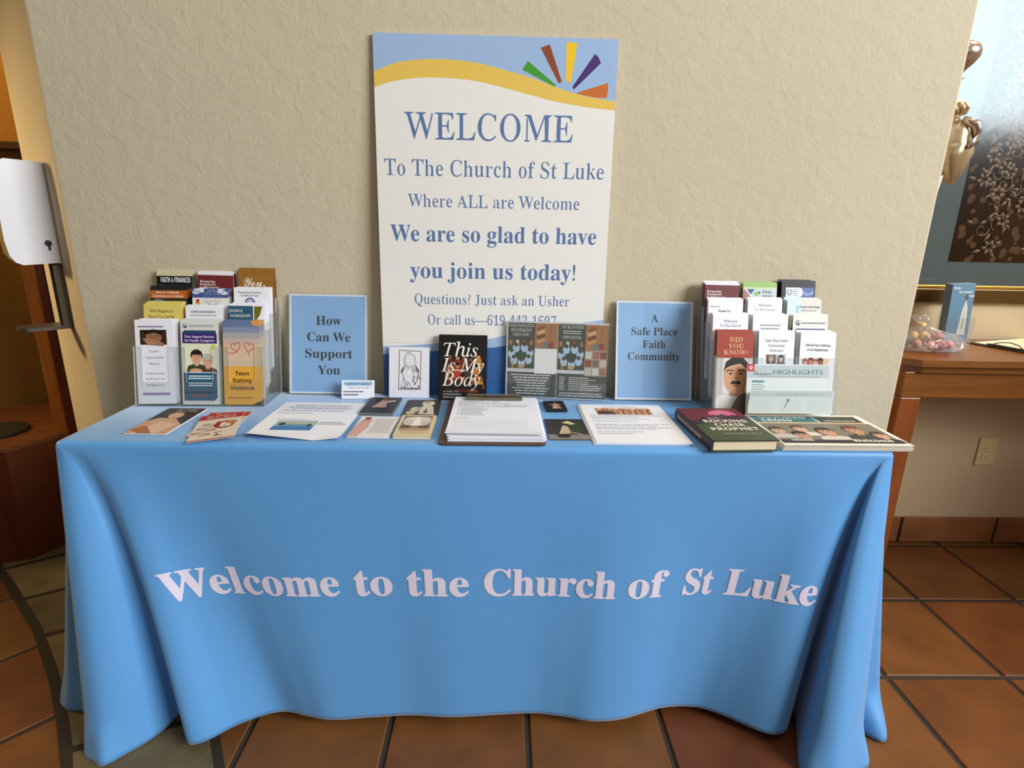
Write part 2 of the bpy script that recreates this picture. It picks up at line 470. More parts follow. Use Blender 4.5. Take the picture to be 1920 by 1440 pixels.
# partition behind the table: flat face, a splayed corner on the left, square end on the right
mb = MB()
mb.prism([(XL, 0), (XR, 0), (XR, 0.17), (1.0, 0.40), (-1.51, 0.40)], lambda x, y, z: (x, y, z), 0, 3.2, WALL)
w = struct(mb.build('wall_back', bevel=0.006))
w.data.polygons  # faces keep one stucco
mb = MB(); mb.box((0.8, 0.437, 0), (4.6, 0.60, 3.2), WALLF)
struct(mb.build('wall_right'))
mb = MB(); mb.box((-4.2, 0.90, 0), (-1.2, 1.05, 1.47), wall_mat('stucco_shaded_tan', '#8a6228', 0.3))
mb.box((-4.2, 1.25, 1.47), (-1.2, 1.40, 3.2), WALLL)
struct(mb.build('wall_left'))
DW = wood_mat('redwood_shade_side', '#3a0d04', '#5a1c08', 'Z')  # casing's shadow side: shade put into a darker wood colour
MW = wood_mat('orange_wood', '#7a4310', '#94581c', 'Z')
mb = MB(); mb.box((-1.541, 0.394, 0), (-1.513, 0.44, 1.37), DW)
struct(mb.build('trim_1', bevel=0.003))
mb = MB(); mb.box((-1.590, 0.400, 0), (-1.5415, 0.44, 1.37), MW)
struct(mb.build('trim_2', bevel=0.003))
mb = MB(); mb.box((-4.2, 0.86, 1.47), (-1.30, 1.25, 1.50), wood_mat('ledge_wood', '#5a3c10', '#755018'))
struct(mb.build('trim_3', bevel=0.004))

# floor: saltillo tiles right, a curved slate path, turned saltillo tiles left of it
TC = tile_mat('terracotta', ['#6a3a1f', '#7a4c26', '#7a5028', '#6e3a20', '#744a2a', '#66321f'], 7, 0.5)
SL = tile_mat('slate', ['#6e6046', '#62563e', '#786a4c', '#685a3c'], 11, 0.6)
GR = mat('#40352a', 0.85, var=0.15, scale=60, bump=0.3)
GRL = mat('#33291c', 0.85, var=0.15, scale=60, bump=0.3)
bandL = [(-2.75, 0.95), (-2.3, 0.62), (-1.95, 0.36), (-1.644, 0.118), (-1.5, 0.0), (-1.347, -0.126), (-1.27, -0.2), (-1.152, -0.315), (-1.032, -0.446), (-0.927, -0.57), (-0.82, -0.74), (-0.74, -0.93), (-0.69, -1.15), (-0.67, -1.5)]


def offset_curve(P, d):
    R = []
    for i, p in enumerate(P):
        a = P[max(i - 1, 0)]; b = P[min(i + 1, len(P) - 1)]; dx, dy = b[0] - a[0], b[1] - a[1]; l = math.hypot(dx, dy)
        R.append((p[0] - dy / l * d, p[1] + dx / l * d))
    return R


bandR = offset_curve(bandL, 0.315); bandC = offset_curve(bandL, 0.16)


def clip(poly, p, n):
    out = []
    for i in range(len(poly)):
        a, b = poly[i], poly[(i + 1) % len(poly)]
        da = (a[0] - p[0]) * n[0] + (a[1] - p[1]) * n[1]; db = (b[0] - p[0]) * n[0] + (b[1] - p[1]) * n[1]
        if da >= 0: out.append(a)
        if (da >= 0) != (db >= 0):
            t = da / (da - db); out.append((a[0] + (b[0] - a[0]) * t, a[1] + (b[1] - a[1]) * t))
    return out


def side_clip(poly, sgn):
    """cut a tile along the middle of the slate path where it crosses it"""
    c = (sum(p[0] for p in poly) / 4, sum(p[1] for p in poly) / 4)
    i = min(range(1, len(bandC) - 1), key=lambda k: (bandC[k][0] - c[0]) ** 2 + (bandC[k][1] - c[1]) ** 2)
    a, b = bandC[i - 1], bandC[i + 1]; dx, dy = b[0] - a[0], b[1] - a[1]; l = math.hypot(dx, dy)
    n = (-dy / l * sgn, dx / l * sgn)
    return clip(poly, bandC[i], n)


fl = MB()
fl.box((-4.5, -3.0, -0.08), (4.6, 1.3, -0.006), GR)


def tile(poly, m, z):
    if len(poly) < 3: return
    c = (sum(p[0] for p in poly) / len(poly), sum(p[1] for p in poly) / len(poly)); ins = []
    for p in poly:
        l = math.hypot(c[0] - p[0], c[1] - p[1]) or 1; k = min(0.005 / l, 0.4); ins.append((p[0] + (c[0] - p[0]) * k, p[1] + (c[1] - p[1]) * k))
    n = len(poly)
    vs = [(x, y, z - 0.0035) for x, y in poly] + [(x, y, z) for x, y in ins]
    fl.add(vs, [tuple(n + i for i in range(n))] + [(i, (i + 1) % n, n + (i + 1) % n, n + i) for i in range(n)], m)


g0, yC, pt_, gp = -0.2034, 0.3989, 0.3432, 0.0065
for i in range(-4, 12):
    for j in range(-1, 9):
        x0, x1 = g0 + i * pt_ + gp, g0 + (i + 1) * pt_ - gp; y1, y0 = yC - j * pt_ - gp, yC - (j + 1) * pt_ + gp
        y1 = min(y1, 0.43)
        if y1 - y0 < 0.01: continue
        p = side_clip([(x0, y0), (x1, y0), (x1, y1), (x0, y1)], 1)
        if len(p) >= 3: tile(p, TC, -0.001)
e1 = (0.7, 0.714); n3 = (-0.714, 0.7)
for i in range(0, 9):
    for j in range(0, 8):
        # rows run along e1, 1.125, .789 and .450 m out along n3
        v0 = 0.45 - 0.3375 * 2 + 0.3375 * i + 0.0065; v1 = v0 + 0.3375 - 0.013
        u1 = -0.69 - 0.3375 * j; u0 = u1 - 0.3375 + 0.013
        q = []
        for (v, u) in ((v0, u0), (v1, u0), (v1, u1), (v0, u1)):
            q.append((n3[0] * v + e1[0] * u, n3[1] * v + e1[1] * u))
        q = side_clip(q[::-1], -1)
        if len(q) < 3: continue
        tile(q, TC, -0.001)
# slate path above the cut tiles
for i in range(len(bandL) - 1): 
    fl.add([(*bandL[i], 0.0003), (*bandR[i], 0.0003), (*bandR[i + 1], 0.0003), (*bandL[i + 1], 0.0003)], [(3, 2, 1, 0)], GRL)
inL, inR = offset_curve(bandL, 0.022), offset_curve(bandL, 0.296)


def along(P, s):
    d = 0
    for i in range(len(P) - 1):
        l = math.dist(P[i], P[i + 1])
        if d + l >= s: t = (s - d) / l; return (P[i][0] + (P[i + 1][0] - P[i][0]) * t, P[i][1] + (P[i + 1][1] - P[i][1]) * t)
        d += l
    return P[-1]


tl = sum(math.dist(inL[i], inL[i + 1]) for i in range(len(inL) - 1)); tr_ = sum(math.dist(inR[i], inR[i + 1]) for i in range(len(inR) - 1))
nt_ = 13
for k in range(nt_):
    a, b = k / nt_ + 0.0025, (k + 1) / nt_ - 0.0025; lo = [along(inL, tl * (a + (b - a) * q / 3)) for q in range(4)]; hi = [along(inR, tr_ * (a + (b - a) * q / 3)) for q in range(4)]
    tile(lo + hi[::-1] if False else (lo[::-1] + hi), SL, 0.0012)
struct(fl.build('floor'))

# unseen low wall right of the console, added to shade far wall and floor
mb = MB(); mb.box((2.78, -1.45, 0), (2.90, 0.43, 1.40), WALLF); mb.box((2.75, -1.48, 1.40), (2.93, 0.43, 1.44), MW); struct(mb.build('unseen_light_block', bevel=.004))
# tile skirting along the far wall
BT = tile_mat('skirting_clay', ['#8a5430', '#8e5c38', '#84502e'], 8, 0.45)
mb = MB(); x = 0.95
mb.box((0.8, 0.430, 0.0), (4.4, 0.437, 0.108), GR)
for x1 in (1.30, 1.69, 2.082, 2.47, 2.86, 3.25, 3.6, 4.0, 4.4):
    mb.box((x + 0.006, 0.421, 0.004), (x1 - 0.006, 0.432, 0.113), BT); x = x1
struct(mb.build('baseboard_right', bevel=0.003))

# ------------------------------------------------------------------ the blue cloth
ZT = 0.745
TX0, TX1, TY0, TY1 = -0.900, 0.940, -0.440, -0.030
# plan of the hem, walked from the back left corner round the front: (table edge point) (hem point, height)
ctl = [
    ((-.900, -.030), (-.925, -.030, .012)), ((-.900, -.100), (-.955, -.090, .010)), ((-.900, -.180), (-.985, -.160, .008)), ((-.900, -.260), (-1.020, -.230, .006)),
    ((-.900, -.340), (-1.060, -.310, .004)), ((-.900, -.385), (-1.066, -.370, .004)), ((-.900, -.405), (-1.030, -.412, .004)),
    ((-.900, -.418), (-.985, -.418, .004)), ((-.900, -.425), (-.945, -.430, .004)), ((-.899, -.430), (-.918, -.470, .003)), ((-.898, -.433), (-.903, -.515, .002)),
    ((-.896, -.436), (-.880, -.543, .002)), ((-.893, -.438), (-.835, -.552, .003)), ((-.889, -.440), (-.790, -.528, .005)), ((-.884, -.440), (-.752, -.482, .008)),
    ((-.876, -.440), (-.730, -.432, .014)), ((-.862, -.440), (-.704, -.428, .020)), ((-.840, -.440), (-.682, -.490, .024)), ((-.810, -.440), (-.658, -.530, .026)),
    ((-.770, -.440), (-.620, -.524, .028)), ((-.715, -.440), (-.560, -.478, .030)), ((-.630, -.440), (-.478, -.443, .030)), ((-.540, -.440), (-.405, -.456, .030)),
    ((-.440, -.440), (-.345, -.466, .030)), ((-.310, -.440), (-.242, -.458, .030)), ((-.190, -.440), (-.151, -.452, .030)), ((-.060, -.440), (-.044, -.457, .030)),
    ((.145, -.440), (.142, -.445, .030)), ((.240, -.440), (.222, -.453, .030)), ((.330, -.440), (.301, -.468, .030)), ((.420, -.440), (.382, -.460, .030)),
    ((.535, -.440), (.486, -.427, .030)), ((.630, -.440), (.569, -.424, .030)), ((.705, -.440), (.629, -.447, .030)), ((.800, -.440), (.715, -.496, .028)),
    ((.850, -.440), (.765, -.498, .026)), ((.885, -.440), (.800, -.462, .020)), ((.900, -.440), (.826, -.418, .012)), ((.908, -.440), (.834, -.412, .010)), ((.914, -.440), (.828, -.440, .006)),
    ((.919, -.440), (.802, -.500, .004)), ((.923, -.440), (.785, -.548, .002)), ((.926, -.439), (.790, -.588, .002)), ((.929, -.438), (.826, -.606, .002)),
    ((.932, -.437), (.872, -.592, .002)), ((.935, -.435), (.915, -.560, .002)), ((.937, -.433), (.946, -.520, .002)), ((.938, -.430), (.955, -.478, .004)), ((.939, -.426), (.966, -.452, .006)),
    ((.940, -.420), (1.000, -.452, .004)), ((.940, -.410), (1.040, -.445, .002)), ((.940, -.395), (1.062, -.405, .002)), ((.940, -.360), (1.062, -.345, .004)),
    ((.940, -.280), (1.025, -.270, .006)), ((.940, -.180), (.995, -.170, .010)), ((.940, -.030), (.965, -.030, .012)),
]


def spline(P, ts):
    """monotone-free centripetal smoothing: natural cubic through the control points"""
    P = np.array(P, float); n = len(P); d = np.sqrt(np.linalg.norm(np.diff(P[:, -3:], axis=0), axis=1)) + 0.05
    k = np.concatenate([[0], np.cumsum(d)]); out = []
    m = np.zeros_like(P)
    for i in range(n):
        a, b = max(i - 1, 0), min(i + 1, n - 1); m[i] = (P[b] - P[a]) / (k[b] - k[a])
    for t in ts:
        s = t * k[-1]; i = min(max(int(np.searchsorted(k, s, side='right')) - 1, 0), n - 2); h = k[i + 1] - k[i]; q = (s - k[i]) / h
        out.append(P[i] * (2 * q**3 - 3 * q**2 + 1) + m[i] * h * (q**3 - 2 * q**2 + q) + P[i + 1] * (-2 * q**3 + 3 * q**2) + m[i + 1] * h * (q**3 - q**2))
    return np.array(out)


NS, NR = 620, 64
CS = spline([list(a) + list(b) for a, b in ctl], np.linspace(0, 1, NS))
CS = np.concatenate([CS, np.zeros((NS, 3))], 1)
kc = np.clip(np.minimum(np.abs(CS[:, 0] - TX0), np.abs(CS[:, 0] - TX1)) / 0.26, 0, 1); kw = np.clip((-0.4320 - CS[:, 1]) / 0.005, 0, 1); CS[:, 7] = 1.0 * (1 - kw) + kw * (0.58 + 0.56 * kc * kc * (3 - 2 * kc))
for px_, py_, r_, fx, fy in ((.915, -.560, .020, .026, -.004), (.955, -.478, .022, -.012, .022), (1.010, -.450, .030, .006, -.050), (1.055, -.400, .020, -.004, .0), (-.895, -.520, .020, .0, -.012), (-1.060, -.370, .040, -.010, .0), (.79, -.57, .02, -.012, -.004), (-.84, -.552, .02, .004, -.014)):
    wg = np.exp(-((CS[:, 2] - px_)**2 + (CS[:, 3] - py_)**2) / (2 * r_ * r_)); CS[:, 5] += wg * fx; CS[:, 6] += wg * fy
CS[:, 0] = np.clip(CS[:, 0], TX0, TX1); CS[:, 1] = np.clip(CS[:, 1], TY0, TY1)
RB = 0.014


def cloth_pt(S, t):
    """S = one row of CS, t from 0 (below the rolled edge) to 1 (hem)"""
    T = np.array([S[0], S[1]]); B = S[2:4]; z0 = ZT - RB
    g = t ** S[7]
    # a slight billow so the drop is not a ruled plane
    d = B - T; xy = T + d * np.array([g, t ** max(S[7], 1.0)])
    z = z0 + (S[4] - z0) * t
    f = min(max((t - 0.84) / 0.16, 0), 1); f = f * f * (3 - 2 * f)
    xy = xy + f * S[5:7]
    return np.array([xy[0], xy[1], z])


rows = []
ccx, ccy = (TX0 + TX1) / 2, (TY0 + TY1) / 2
inset = np.stack([np.clip(CS[:, 0], TX0 + RB, TX1 - RB), np.clip(CS[:, 1], TY0 + RB, TY1 - RB)], 1)
for a in np.linspace(0, math.pi / 2, 6)[:-1]:
    dxy = CS[:, :2] - inset; L = np.maximum(np.linalg.norm(dxy, axis=1), 1e-6)[:, None]
    nrm = dxy / L * RB
    rows.append(np.concatenate([inset + nrm * math.sin(a), np.full((NS, 1), ZT - RB + RB * math.cos(a))], 1))
edge_xy = inset + nrm
CS[:, :2] = edge_xy
for t in np.linspace(0, 1, NR) ** 1.0:
    rows.append(np.array([cloth_pt(S, t) for S in CS]))
rows = np.array(rows)
cm = bpy.data.materials.new('blue_polyester'); cm.use_nodes = True; nt = cm.node_tree; b = nt.nodes['Principled BSDF']
b.inputs['Base Color'].default_value = lin('#62a2de') + (1,); b.inputs['Roughness'].default_value = 0.42
b.inputs['Sheen Weight'].default_value = 0.25; b.inputs['Sheen Roughness'].default_value = 0.4; b.inputs['Specular IOR Level'].default_value = 0.35
tc = nt.nodes.new('ShaderNodeTexCoord'); wv = nt.nodes.new('ShaderNodeTexNoise'); wv.inputs['Scale'].default_value = 420; wv.inputs['Detail'].default_value = 2
nt.links.new(tc.outputs['Object'], wv.inputs['Vector'])
bpn = nt.nodes.new('ShaderNodeBump'); bpn.inputs['Strength'].default_value = 0.12; bpn.inputs['Distance'].default_value = 0.001
nt.links.new(wv.outputs['Fac'], bpn.inputs['Height']); nt.links.new(bpn.outputs[0], b.inputs['Normal'])
mixc = nt.nodes.new('ShaderNodeMix'); mixc.data_type = 'RGBA'; mixc.inputs[6].default_value = lin('#5e9fdb') + (1,); mixc.inputs[7].default_value = lin('#66a5e0') + (1,)
nt.links.new(wv.outputs['Fac'], mixc.inputs[0]); nt.links.new(mixc.outputs[2], b.inputs['Base Color'])
HEMC = mat('#8ab4dc', 0.6, var=0.05, scale=200)
cb = MB(); nr = len(rows); vs = rows.reshape(-1, 3)
fs = [(j * NS + i, (j + 1) * NS + i, (j + 1) * NS + i + 1, j * NS + i + 1) for j in range(nr - 1) for i in range(NS - 1)]
fs.append(tuple(range(NS)))
cb.add(vs, fs, cm)
# the back drop behind the table
bk = np.array([[(rows[0][0] * (1 - q) + rows[0][-1] * q) for q in np.linspace(0, 1, 24)], [(rows[5][0] * (1 - q) + rows[5][-1] * q) + np.array([0, 0.012, 0]) for q in np.linspace(0, 1, 24)], [(rows[-1][0] * (1 - q) + rows[-1][-1] * q) + np.array([0, 0.014, 0]) for q in np.linspace(0, 1, 24)]])
cb.add(bk.reshape(-1, 3), [(j * 24 + i, j * 24 + i + 1, (j + 1) * 24 + i + 1, (j + 1) * 24 + i) for j in range(2) for i in range(23)], cm)
cloth = cb.build('tablecloth', smooth=True)
sol = cloth.modifiers.new('thickness', 'SOLIDIFY'); sol.thickness = 0.0014; sol.offset = -1
tag(cloth, 'sky blue fitted tablecloth with white welcome lettering, draped over the display table', 'tablecloth')

# lettering printed on the drop: arc length along the row at mid height
LZ = 0.415; tl_ = (ZT - RB - LZ) / (ZT - RB - 0.028)
line = np.array([cloth_pt(S, tl_) for S in CS]); arc = np.concatenate([[0], np.cumsum(np.linalg.norm(np.diff(line[:, :2], axis=0), axis=1))])
i0 = int(np.argmin(np.abs(line[:, 0] - 0.0) + (line[:, 1] > -0.2) * 9)); arc -= arc[i0]
LW = mat('#e6dff2', 0.6, var=0.02, scale=300)


def on_cloth(u, z, lift):
    i = min(max(int(np.searchsorted(arc, u)) - 1, 0), NS - 2); q = (u - arc[i]) / max(arc[i + 1] - arc[i], 1e-9)
    S = CS[i] * (1 - q) + CS[i + 1] * q; t = (ZT - RB - z) / (ZT - RB - S[4])
    p = cloth_pt(S, t); a = cloth_pt(CS[i], t); b_ = cloth_pt(CS[i + 1], t); c_ = cloth_pt(S, min(t + 0.01, 1))
    n = np.cross(b_ - a, c_ - p); n = n / np.linalg.norm(n)
    if n[1] > 0 and abs(n[1]) > 0.2: n = -n
    return p + n * lift


LV, LF = [], []
LB, LH = 0.3745, 0.069
for word, ua, ub in [('Welcome', -0.7005, -0.3015), ('to', -0.268, -0.1786), ('the', -0.146, 0.0), ('Church', 0.034, 0.345), ('of', 0.372, 0.468), ('St', 0.5076, 0.5804), ('Luke', 0.6076, 0.816)]:
    V, F, bb = text_geo(word, 'serifb', 6); bm = bmesh.new()
    sx = (ub - ua) / (bb[2] - bb[0]); sy = LH / 0.68
    sx = (ub - ua - 0.004) / (bb[2] - bb[0])
    for kz, (ox, oy) in enumerate(((0, 0), (-.0018, 0), (.0018, 0), (0, .0009), (0, -.0009))):   # a heavy display weight
        bv = [bm.verts.new((ua + 0.002 + ox + (x - bb[0]) * sx, LB + oy + y * sy, 0.0009 + kz * 0.00012)) for x, y in V]
        for f in F: bm.faces.new([bv[k] for k in f])
    k = math.floor(ua / 0.008) * 0.008
    while k < ub:
        bmesh.ops.bisect_plane(bm, geom=bm.verts[:] + bm.edges[:] + bm.faces[:], plane_co=(k, 0, 0), plane_no=(1, 0, 0)); k += 0.008
    bm.verts.index_update()
    pv = [on_cloth(v.co.x, v.co.y, v.co.z) for v in bm.verts]
    pf = []
    for f in bm.faces:
        q = [v.index for v in f.verts]
        n = np.cross(pv[q[1]] - pv[q[0]], pv[q[2]] - pv[q[0]])
        pf.append(tuple(q if n[1] < 0 else q[::-1]))
    o_ = len(LV); LV.extend(tuple(p) for p in pv); LF.extend(tuple(o_ + k for k in q) for q in pf); bm.free()
lm = MB(); lm.add(LV, LF, LW); lm.build('lettering', cloth, smooth=False, label='white printed lettering')
# ------------------------------------------------------------------ the welcome board
BLUE, SKY, YEL = '#3f659c', '#9db9dd', '#e6c258'
SW, SH = 0.6096, 0.9177
bm_ = frame((-0.2674, -0.0520, ZT + 0.0005), (1, 0, 0), (0, 0.0410, 0.915))
mb = MB(); mb.prism([(0, 0), (SW, 0), (SW, SH), (0, SH)], lambda u, v, q: (u, v, q), -0.008, 0, paper('#eceae4', 0.5), mat('#c9bfa8', 0.7))
pg = Page(mb, lambda u, v, q: (u, v, q), 0.0)


def smooth_pts(P, n=6):
    o = []
    for i in range(len(P) - 1):
        p0, p1, p2, p3 = P[max(i - 1, 0)], P[i], P[i + 1], P[min(i + 2, len(P) - 1)]
        for k in range(n):
            t = k / n
            o.append(tuple(0.5 * (2 * p1[a] + (p2[a] - p0[a]) * t + (2 * p0[a] - 5 * p1[a] + 4 * p2[a] - p3[a]) * t * t + (3 * p1[a] - p0[a] - 3 * p2[a] + p3[a]) * t**3) for a in (0, 1)))
    return o + [P[-1]]


upc = smooth_pts([(0, .8297), (.0422, .8473), (.088, .8578), (.162, .8622), (.2476, .8575), (.328, .841), (.3974, .8242), (.4675, .802), (.5261, .7873), (SW, .7756)])
loc_ = smooth_pts([(0, .794), (.0413, .8078), (.0987, .8171), (.1617, .8202), (.2478, .8154), (.3287, .8003), (.3984, .7843), (.4628, .7708), (.5273, .7615), (SW, .7540)])
pg.poly(upc + [(SW, SH), (0, SH)], SKY, 1)
pg.poly(loc_ + upc[::-1], YEL, 1)


def petal(a, b, c, d, col):
    m1 = ((a[0] + d[0]) / 2, (a[1] + d[1]) / 2)
    pg.poly([a, b, c, d], col, 2)


petal((.371, .8431), (.3849, .8634), (.4573, .8097), (.4534, .8059), '#3f9a2c')
petal((.4156, .8939), (.4382, .9017), (.4715, .818), (.4636, .8141), '#8c4420')
petal((.4797, .9074), (.5066, .907), (.4941, .817), (.4819, .8193), '#f4c418')
pg.poly([(.5518, .8831), (.5610, .8760), (.5678, .8626), (.5023, .8001), (.4986, .807)], '#43266e', 2)
pg.poly([(.5885, .8181), (.5890, .800), (.5875, .7834), (.5613, .7827), (.5085, .7912), (.5113, .7939)], '#c96a22', 2)
TXT = mat('#5a78a8', 0.5, var=0.03, scale=50)
for t, u0, u1, vb, ch, st in [('WELCOME', .0732, .5044, .6755, .0640, 'serif'), ('To The Church of St Luke', .0193, .590, .5868, .0400, 'serif'), ('Where ALL are Welcome', .0776, .5299, .5095, .0320, 'serif'),
                              ('We are so glad to have', .0299, .5789, .4215, .0420, 'serifb'), ('you join us today!', .0797, .5266, .3258, .0420, 'serifb'), ('Questions? Just ask an Usher', .0908, .5138, .2557, .0275, 'serif'), ('Or call us\u2014619-442-1697', .126, .4795, .2000, .0275, 'serif')]:
    pg.text(t, (u0 + u1) / 2, vb, u1 - u0, ch, TXT, st, 2, res=4)
bl1 = smooth_pts([(0, .137), (.0658, .1400), (.1462, .1470), (.2863, .1608), (.3402, .1734), (.45, .195), (SW, .22)])
bl2 = smooth_pts([(0, .1148), (.0658, .1205), (.1462, .1261), (.2866, .1365), (.3407, .144), (.45, .168), (SW, .19)])
pg.poly([(0, 0), (SW, 0)] + bl1[::-1], '#9fb8d8', 1)
pg.poly([(0, 0), (SW, 0)] + bl2[::-1], '#31609f', 2)
pg.line(smooth_pts([(0, .149), (.07, .147), (.15, .152), (.29, .168)]), 0.0008, '#b8b8b4', 1)
o = mb.build('welcome_board'); o.matrix_world = bm_
tag(o, 'tall white board reading WELCOME under a yellow wave and coloured rays, leaning on wall', 'sign')


# ------------------------------------------------------------------ acrylic sign holders
def slab(mb, pts, fn, t, m=None, me=None):
    mb.prism(pts, fn, 0, t, m or ACR, me or ACE)


def sign_holder(name, label, BLc, BRc, W, H, lean, paint, papercol, margin=0.006, foot=0.075):
    """slanted clear holder: face, folded foot behind, printed insert"""
    O = Vector((BLc[0], BLc[1], ZT + 0.001 + 0.0066 * lean / H)); U = (Vector((BRc[0], BRc[1], 0)) - Vector((BLc[0], BLc[1], 0))).normalized()
    back = Vector((-U.y, U.x, 0)); Vv = (Vector((0, 0, 1)) * math.sqrt(H * H - lean * lean) + back * lean).normalized()
    mw = frame(O, U, Vv); e = thing(name, label, 'sign holder', mw)
    R = [(0, 0), (W, 0), (W, H), (0, H)]
    m1 = MB(); slab(m1, R, lambda u, v, q: (u, v, -q), 0.002); m1.build('front_panel', e)
    m2 = MB(); slab(m2, R, lambda u, v, q: (u, v, -0.0042 - q), 0.002); m2.build('back_panel', e)
    m3 = MB(); th = math.asin(lean / H)
    ft = lambda u, d, q: (u, 0.0050 + (d) * math.sin(th) + q * math.cos(th) - 0.0005, -0.0063 - d * math.cos(th) + q * math.sin(th))
    slab(m3, [(0, 0), (W, 0), (W, foot), (0, foot)], ft, 0.002); m3.build('foot', e)
    m4 = MB(); iw, ih = W - 0.002, H - 0.003
    m4.prism([(0.001, 0.002), (W - 0.001, 0.002), (W - 0.001, H - 0.001), (0.001, H - 0.001)], lambda u, v, q: (u, v, q), -0.0034, -0.0028, paper())
    p4 = Page(m4, lambda u, v, q: (u, v, q), -0.0028)
    if papercol: p4.rect(margin, margin + 0.001, W - margin, H - margin, papercol, 1)
    paint(p4, W, H); m4.build('paper_insert', e)
    return e


PB = paper('#8fbbe8', 0.6)


def paint_support(p, W, H):
    for t, v, w_ in (('How', .1935, .070), ('Can We', .1480, .119), ('Support', .1020, .131), ('You', .0560, .062)):
        p.text(t, .109, v, w_, .0245, '#141a24', 'serifb', 3, res=4)


def paint_safe(p, W, H):
    for t, v, w_ in (('A', .2200, .019), ('Safe Place', .1830, .130), ('Faith', .1470, .064), ('Community', .1130, .147)):
        p.text(t, .108, v, w_, .0215, '#141a24', 'serifb', 3, res=4)


sign_holder('sign_holder', 'clear holder with pale blue sheet asking how can we support you', (-.5282, -.0715), (-.3122, -.0715), .216, .279, .0605, paint_support, PB, 0.006, 0.05)
sign_holder('sign_holder', 'clear holder with pale blue sheet about a safe place faith community', (.3815, -.0860), (.5975, -.0860), .216, .279, .0700, paint_safe, PB, 0.006, 0.06)


def paint_poster(p, W, H):
    DG = '#454740'
    p.rect(.003, .004, W - .003, H - .004, '#eceae4', 1)
    for k, x0 in enumerate((.004, .142)):
        x1 = x0 + .134
        p.rect(x0, .004, x1 + .003, .074, DG, 2); p.rect(x0, .165, x0 + .075, .211, DG, 2)
        p.rect(x0, .084, x0 + .075, .165, '#3b4a34', 2)           # children round a table
        p.ell(x0 + .037, .118, .036, .030, '#6a4a26', 3)
        p.ell(x0 + .037, .118, .028, .022, '#2c4630', 4)
        for a in range(7):
            q = a * 2 * math.pi / 7 + .3; cx_, cy_ = x0 + .037 + .026 * math.cos(q), .121 + .022 * math.sin(q)
            p.ell(cx_, cy_, .010, .012, '#b9cfe6', 5, 10); p.ell(cx_, cy_ + .010, .0055, .006, '#5a3a24', 6, 10)
        for a in range(4): p.rect(x0 + .004 + a * .019, .150, x0 + .012 + a * .019, .163, ['#c8823c', '#e0d8c8', '#8a5a30', '#b06c34'][a], 3)
        p.rect(x0 + .012, .085, x0 + .016, .105, '#caa468', 6); p.rect(x0 + .030, .086, x0 + .046, .096, '#caa468', 6)
        p.rect(x0 + .075, .140, x1 + .003, .211, '#b07848', 2)    # wooden toys
        for a in range(4): p.poly([(x0 + .078, .198 - a * .012), (x0 + .100, .206 - a * .012), (x0 + .104, .200 - a * .012), (x0 + .084, .191 - a * .012)], ['#8a5424', '#e8b878', '#703e18', '#d89a5c'][a], 3)
        p.line([(x0 + .120, .208), (x0 + .114, .165)], .001, '#5a3414', 3)
        p.ell(x0 + .104, .150, .012, .010, '#7e7a76', 3); p.ell(x0 + .120, .152, .008, .010, '#a03c28', 3)
        if k == 0:
            p.rect(x0 + .075, .071, x1 + .0005, .141, '#f4f2ee', 4)
        else:
            p.rect(x0 + .075, .069, x1 + .003, .141, '#b09a8a', 3)
            for a in range(3):
                for b_ in range(3): p.rect(x0 + .077 + a * .020, .072 + b_ * .023, x0 + .094 + a * .020, .091 + b_ * .023, ['#cbbfae', '#8e4a32', '#d8d2c6', '#7c6a5c', '#a8705a'][(a * 2 + b_) % 5], 4)
        p.rect(x0, .074, x0 + .075, .084, '#d6d4da', 3)
    W1 = '#e6e4dc'
    p.text('FAITH FORMATION', .041, .199, .068, .0085, W1, 'serif', 5); p.text('REGISTRATION', .041, .1865, .056, .0085, W1, 'serif', 5); p.text('OPEN NOW!', .041, .174, .044, .0085, W1, 'serif', 5)
    p.text("YOU'RE INVITED!", .180, .199, .062, .0085, W1, 'serif', 5); p.bars(.150, .183, .210, .195, 2, W1, .4, 5, .3, True, 5); p.text('OPEN HOUSE', .180, .171, .050, .0085, W1, 'serif', 5)
    p.bars(.010, .010, .134, .070, 8, W1, .34, 5, .4, True, 3); p.bars(.150, .026, .166, .066, 7, W1, .36, 5, .2, False, 4); p.bars(.176, .026, .268, .066, 7, W1, .34, 5, .5, False, 6); p.bars(.148, .008, .272, .022, 2, W1, .34, 5, .2, True, 7)


sign_holder('sign_holder', 'wide clear holder with dark two part flyer about faith formation in front of the board', (.074, -.0700), (.353, -.097), .280, .216, .014, paint_poster, None, 0, 0.008)

# ------------------------------------------------------------------ upright card, booklet and book
UP = lambda y: (0, y, 1)
mb, p = sheet(.089, .051, .0006)
p.rect(.006, .036, .083, .047, '#9fc4e4', 1); p.text('Unplanned Pregnancy?', .0445, .0388, .068, .0056, '#23456e', 'bital', 2)
p.text('Option Line can help!', .046, .0285, .056, .0050, '#3f7a86', 'ital', 2); p.bars(.005, .0165, .060, .0225, 1, '#333344', .5, 2, .05); p.bars(.005, .008, .046, .014, 1, '#333344', .5, 2, .05)
o = mb.build('business_card'); o.matrix_world = frame((-.374, -.1055, ZT + .001), (.09, .004, 0), (0, .016, .048))
tag(o, 'small white helpline card with a blue heading, propped against the support sign', 'card')

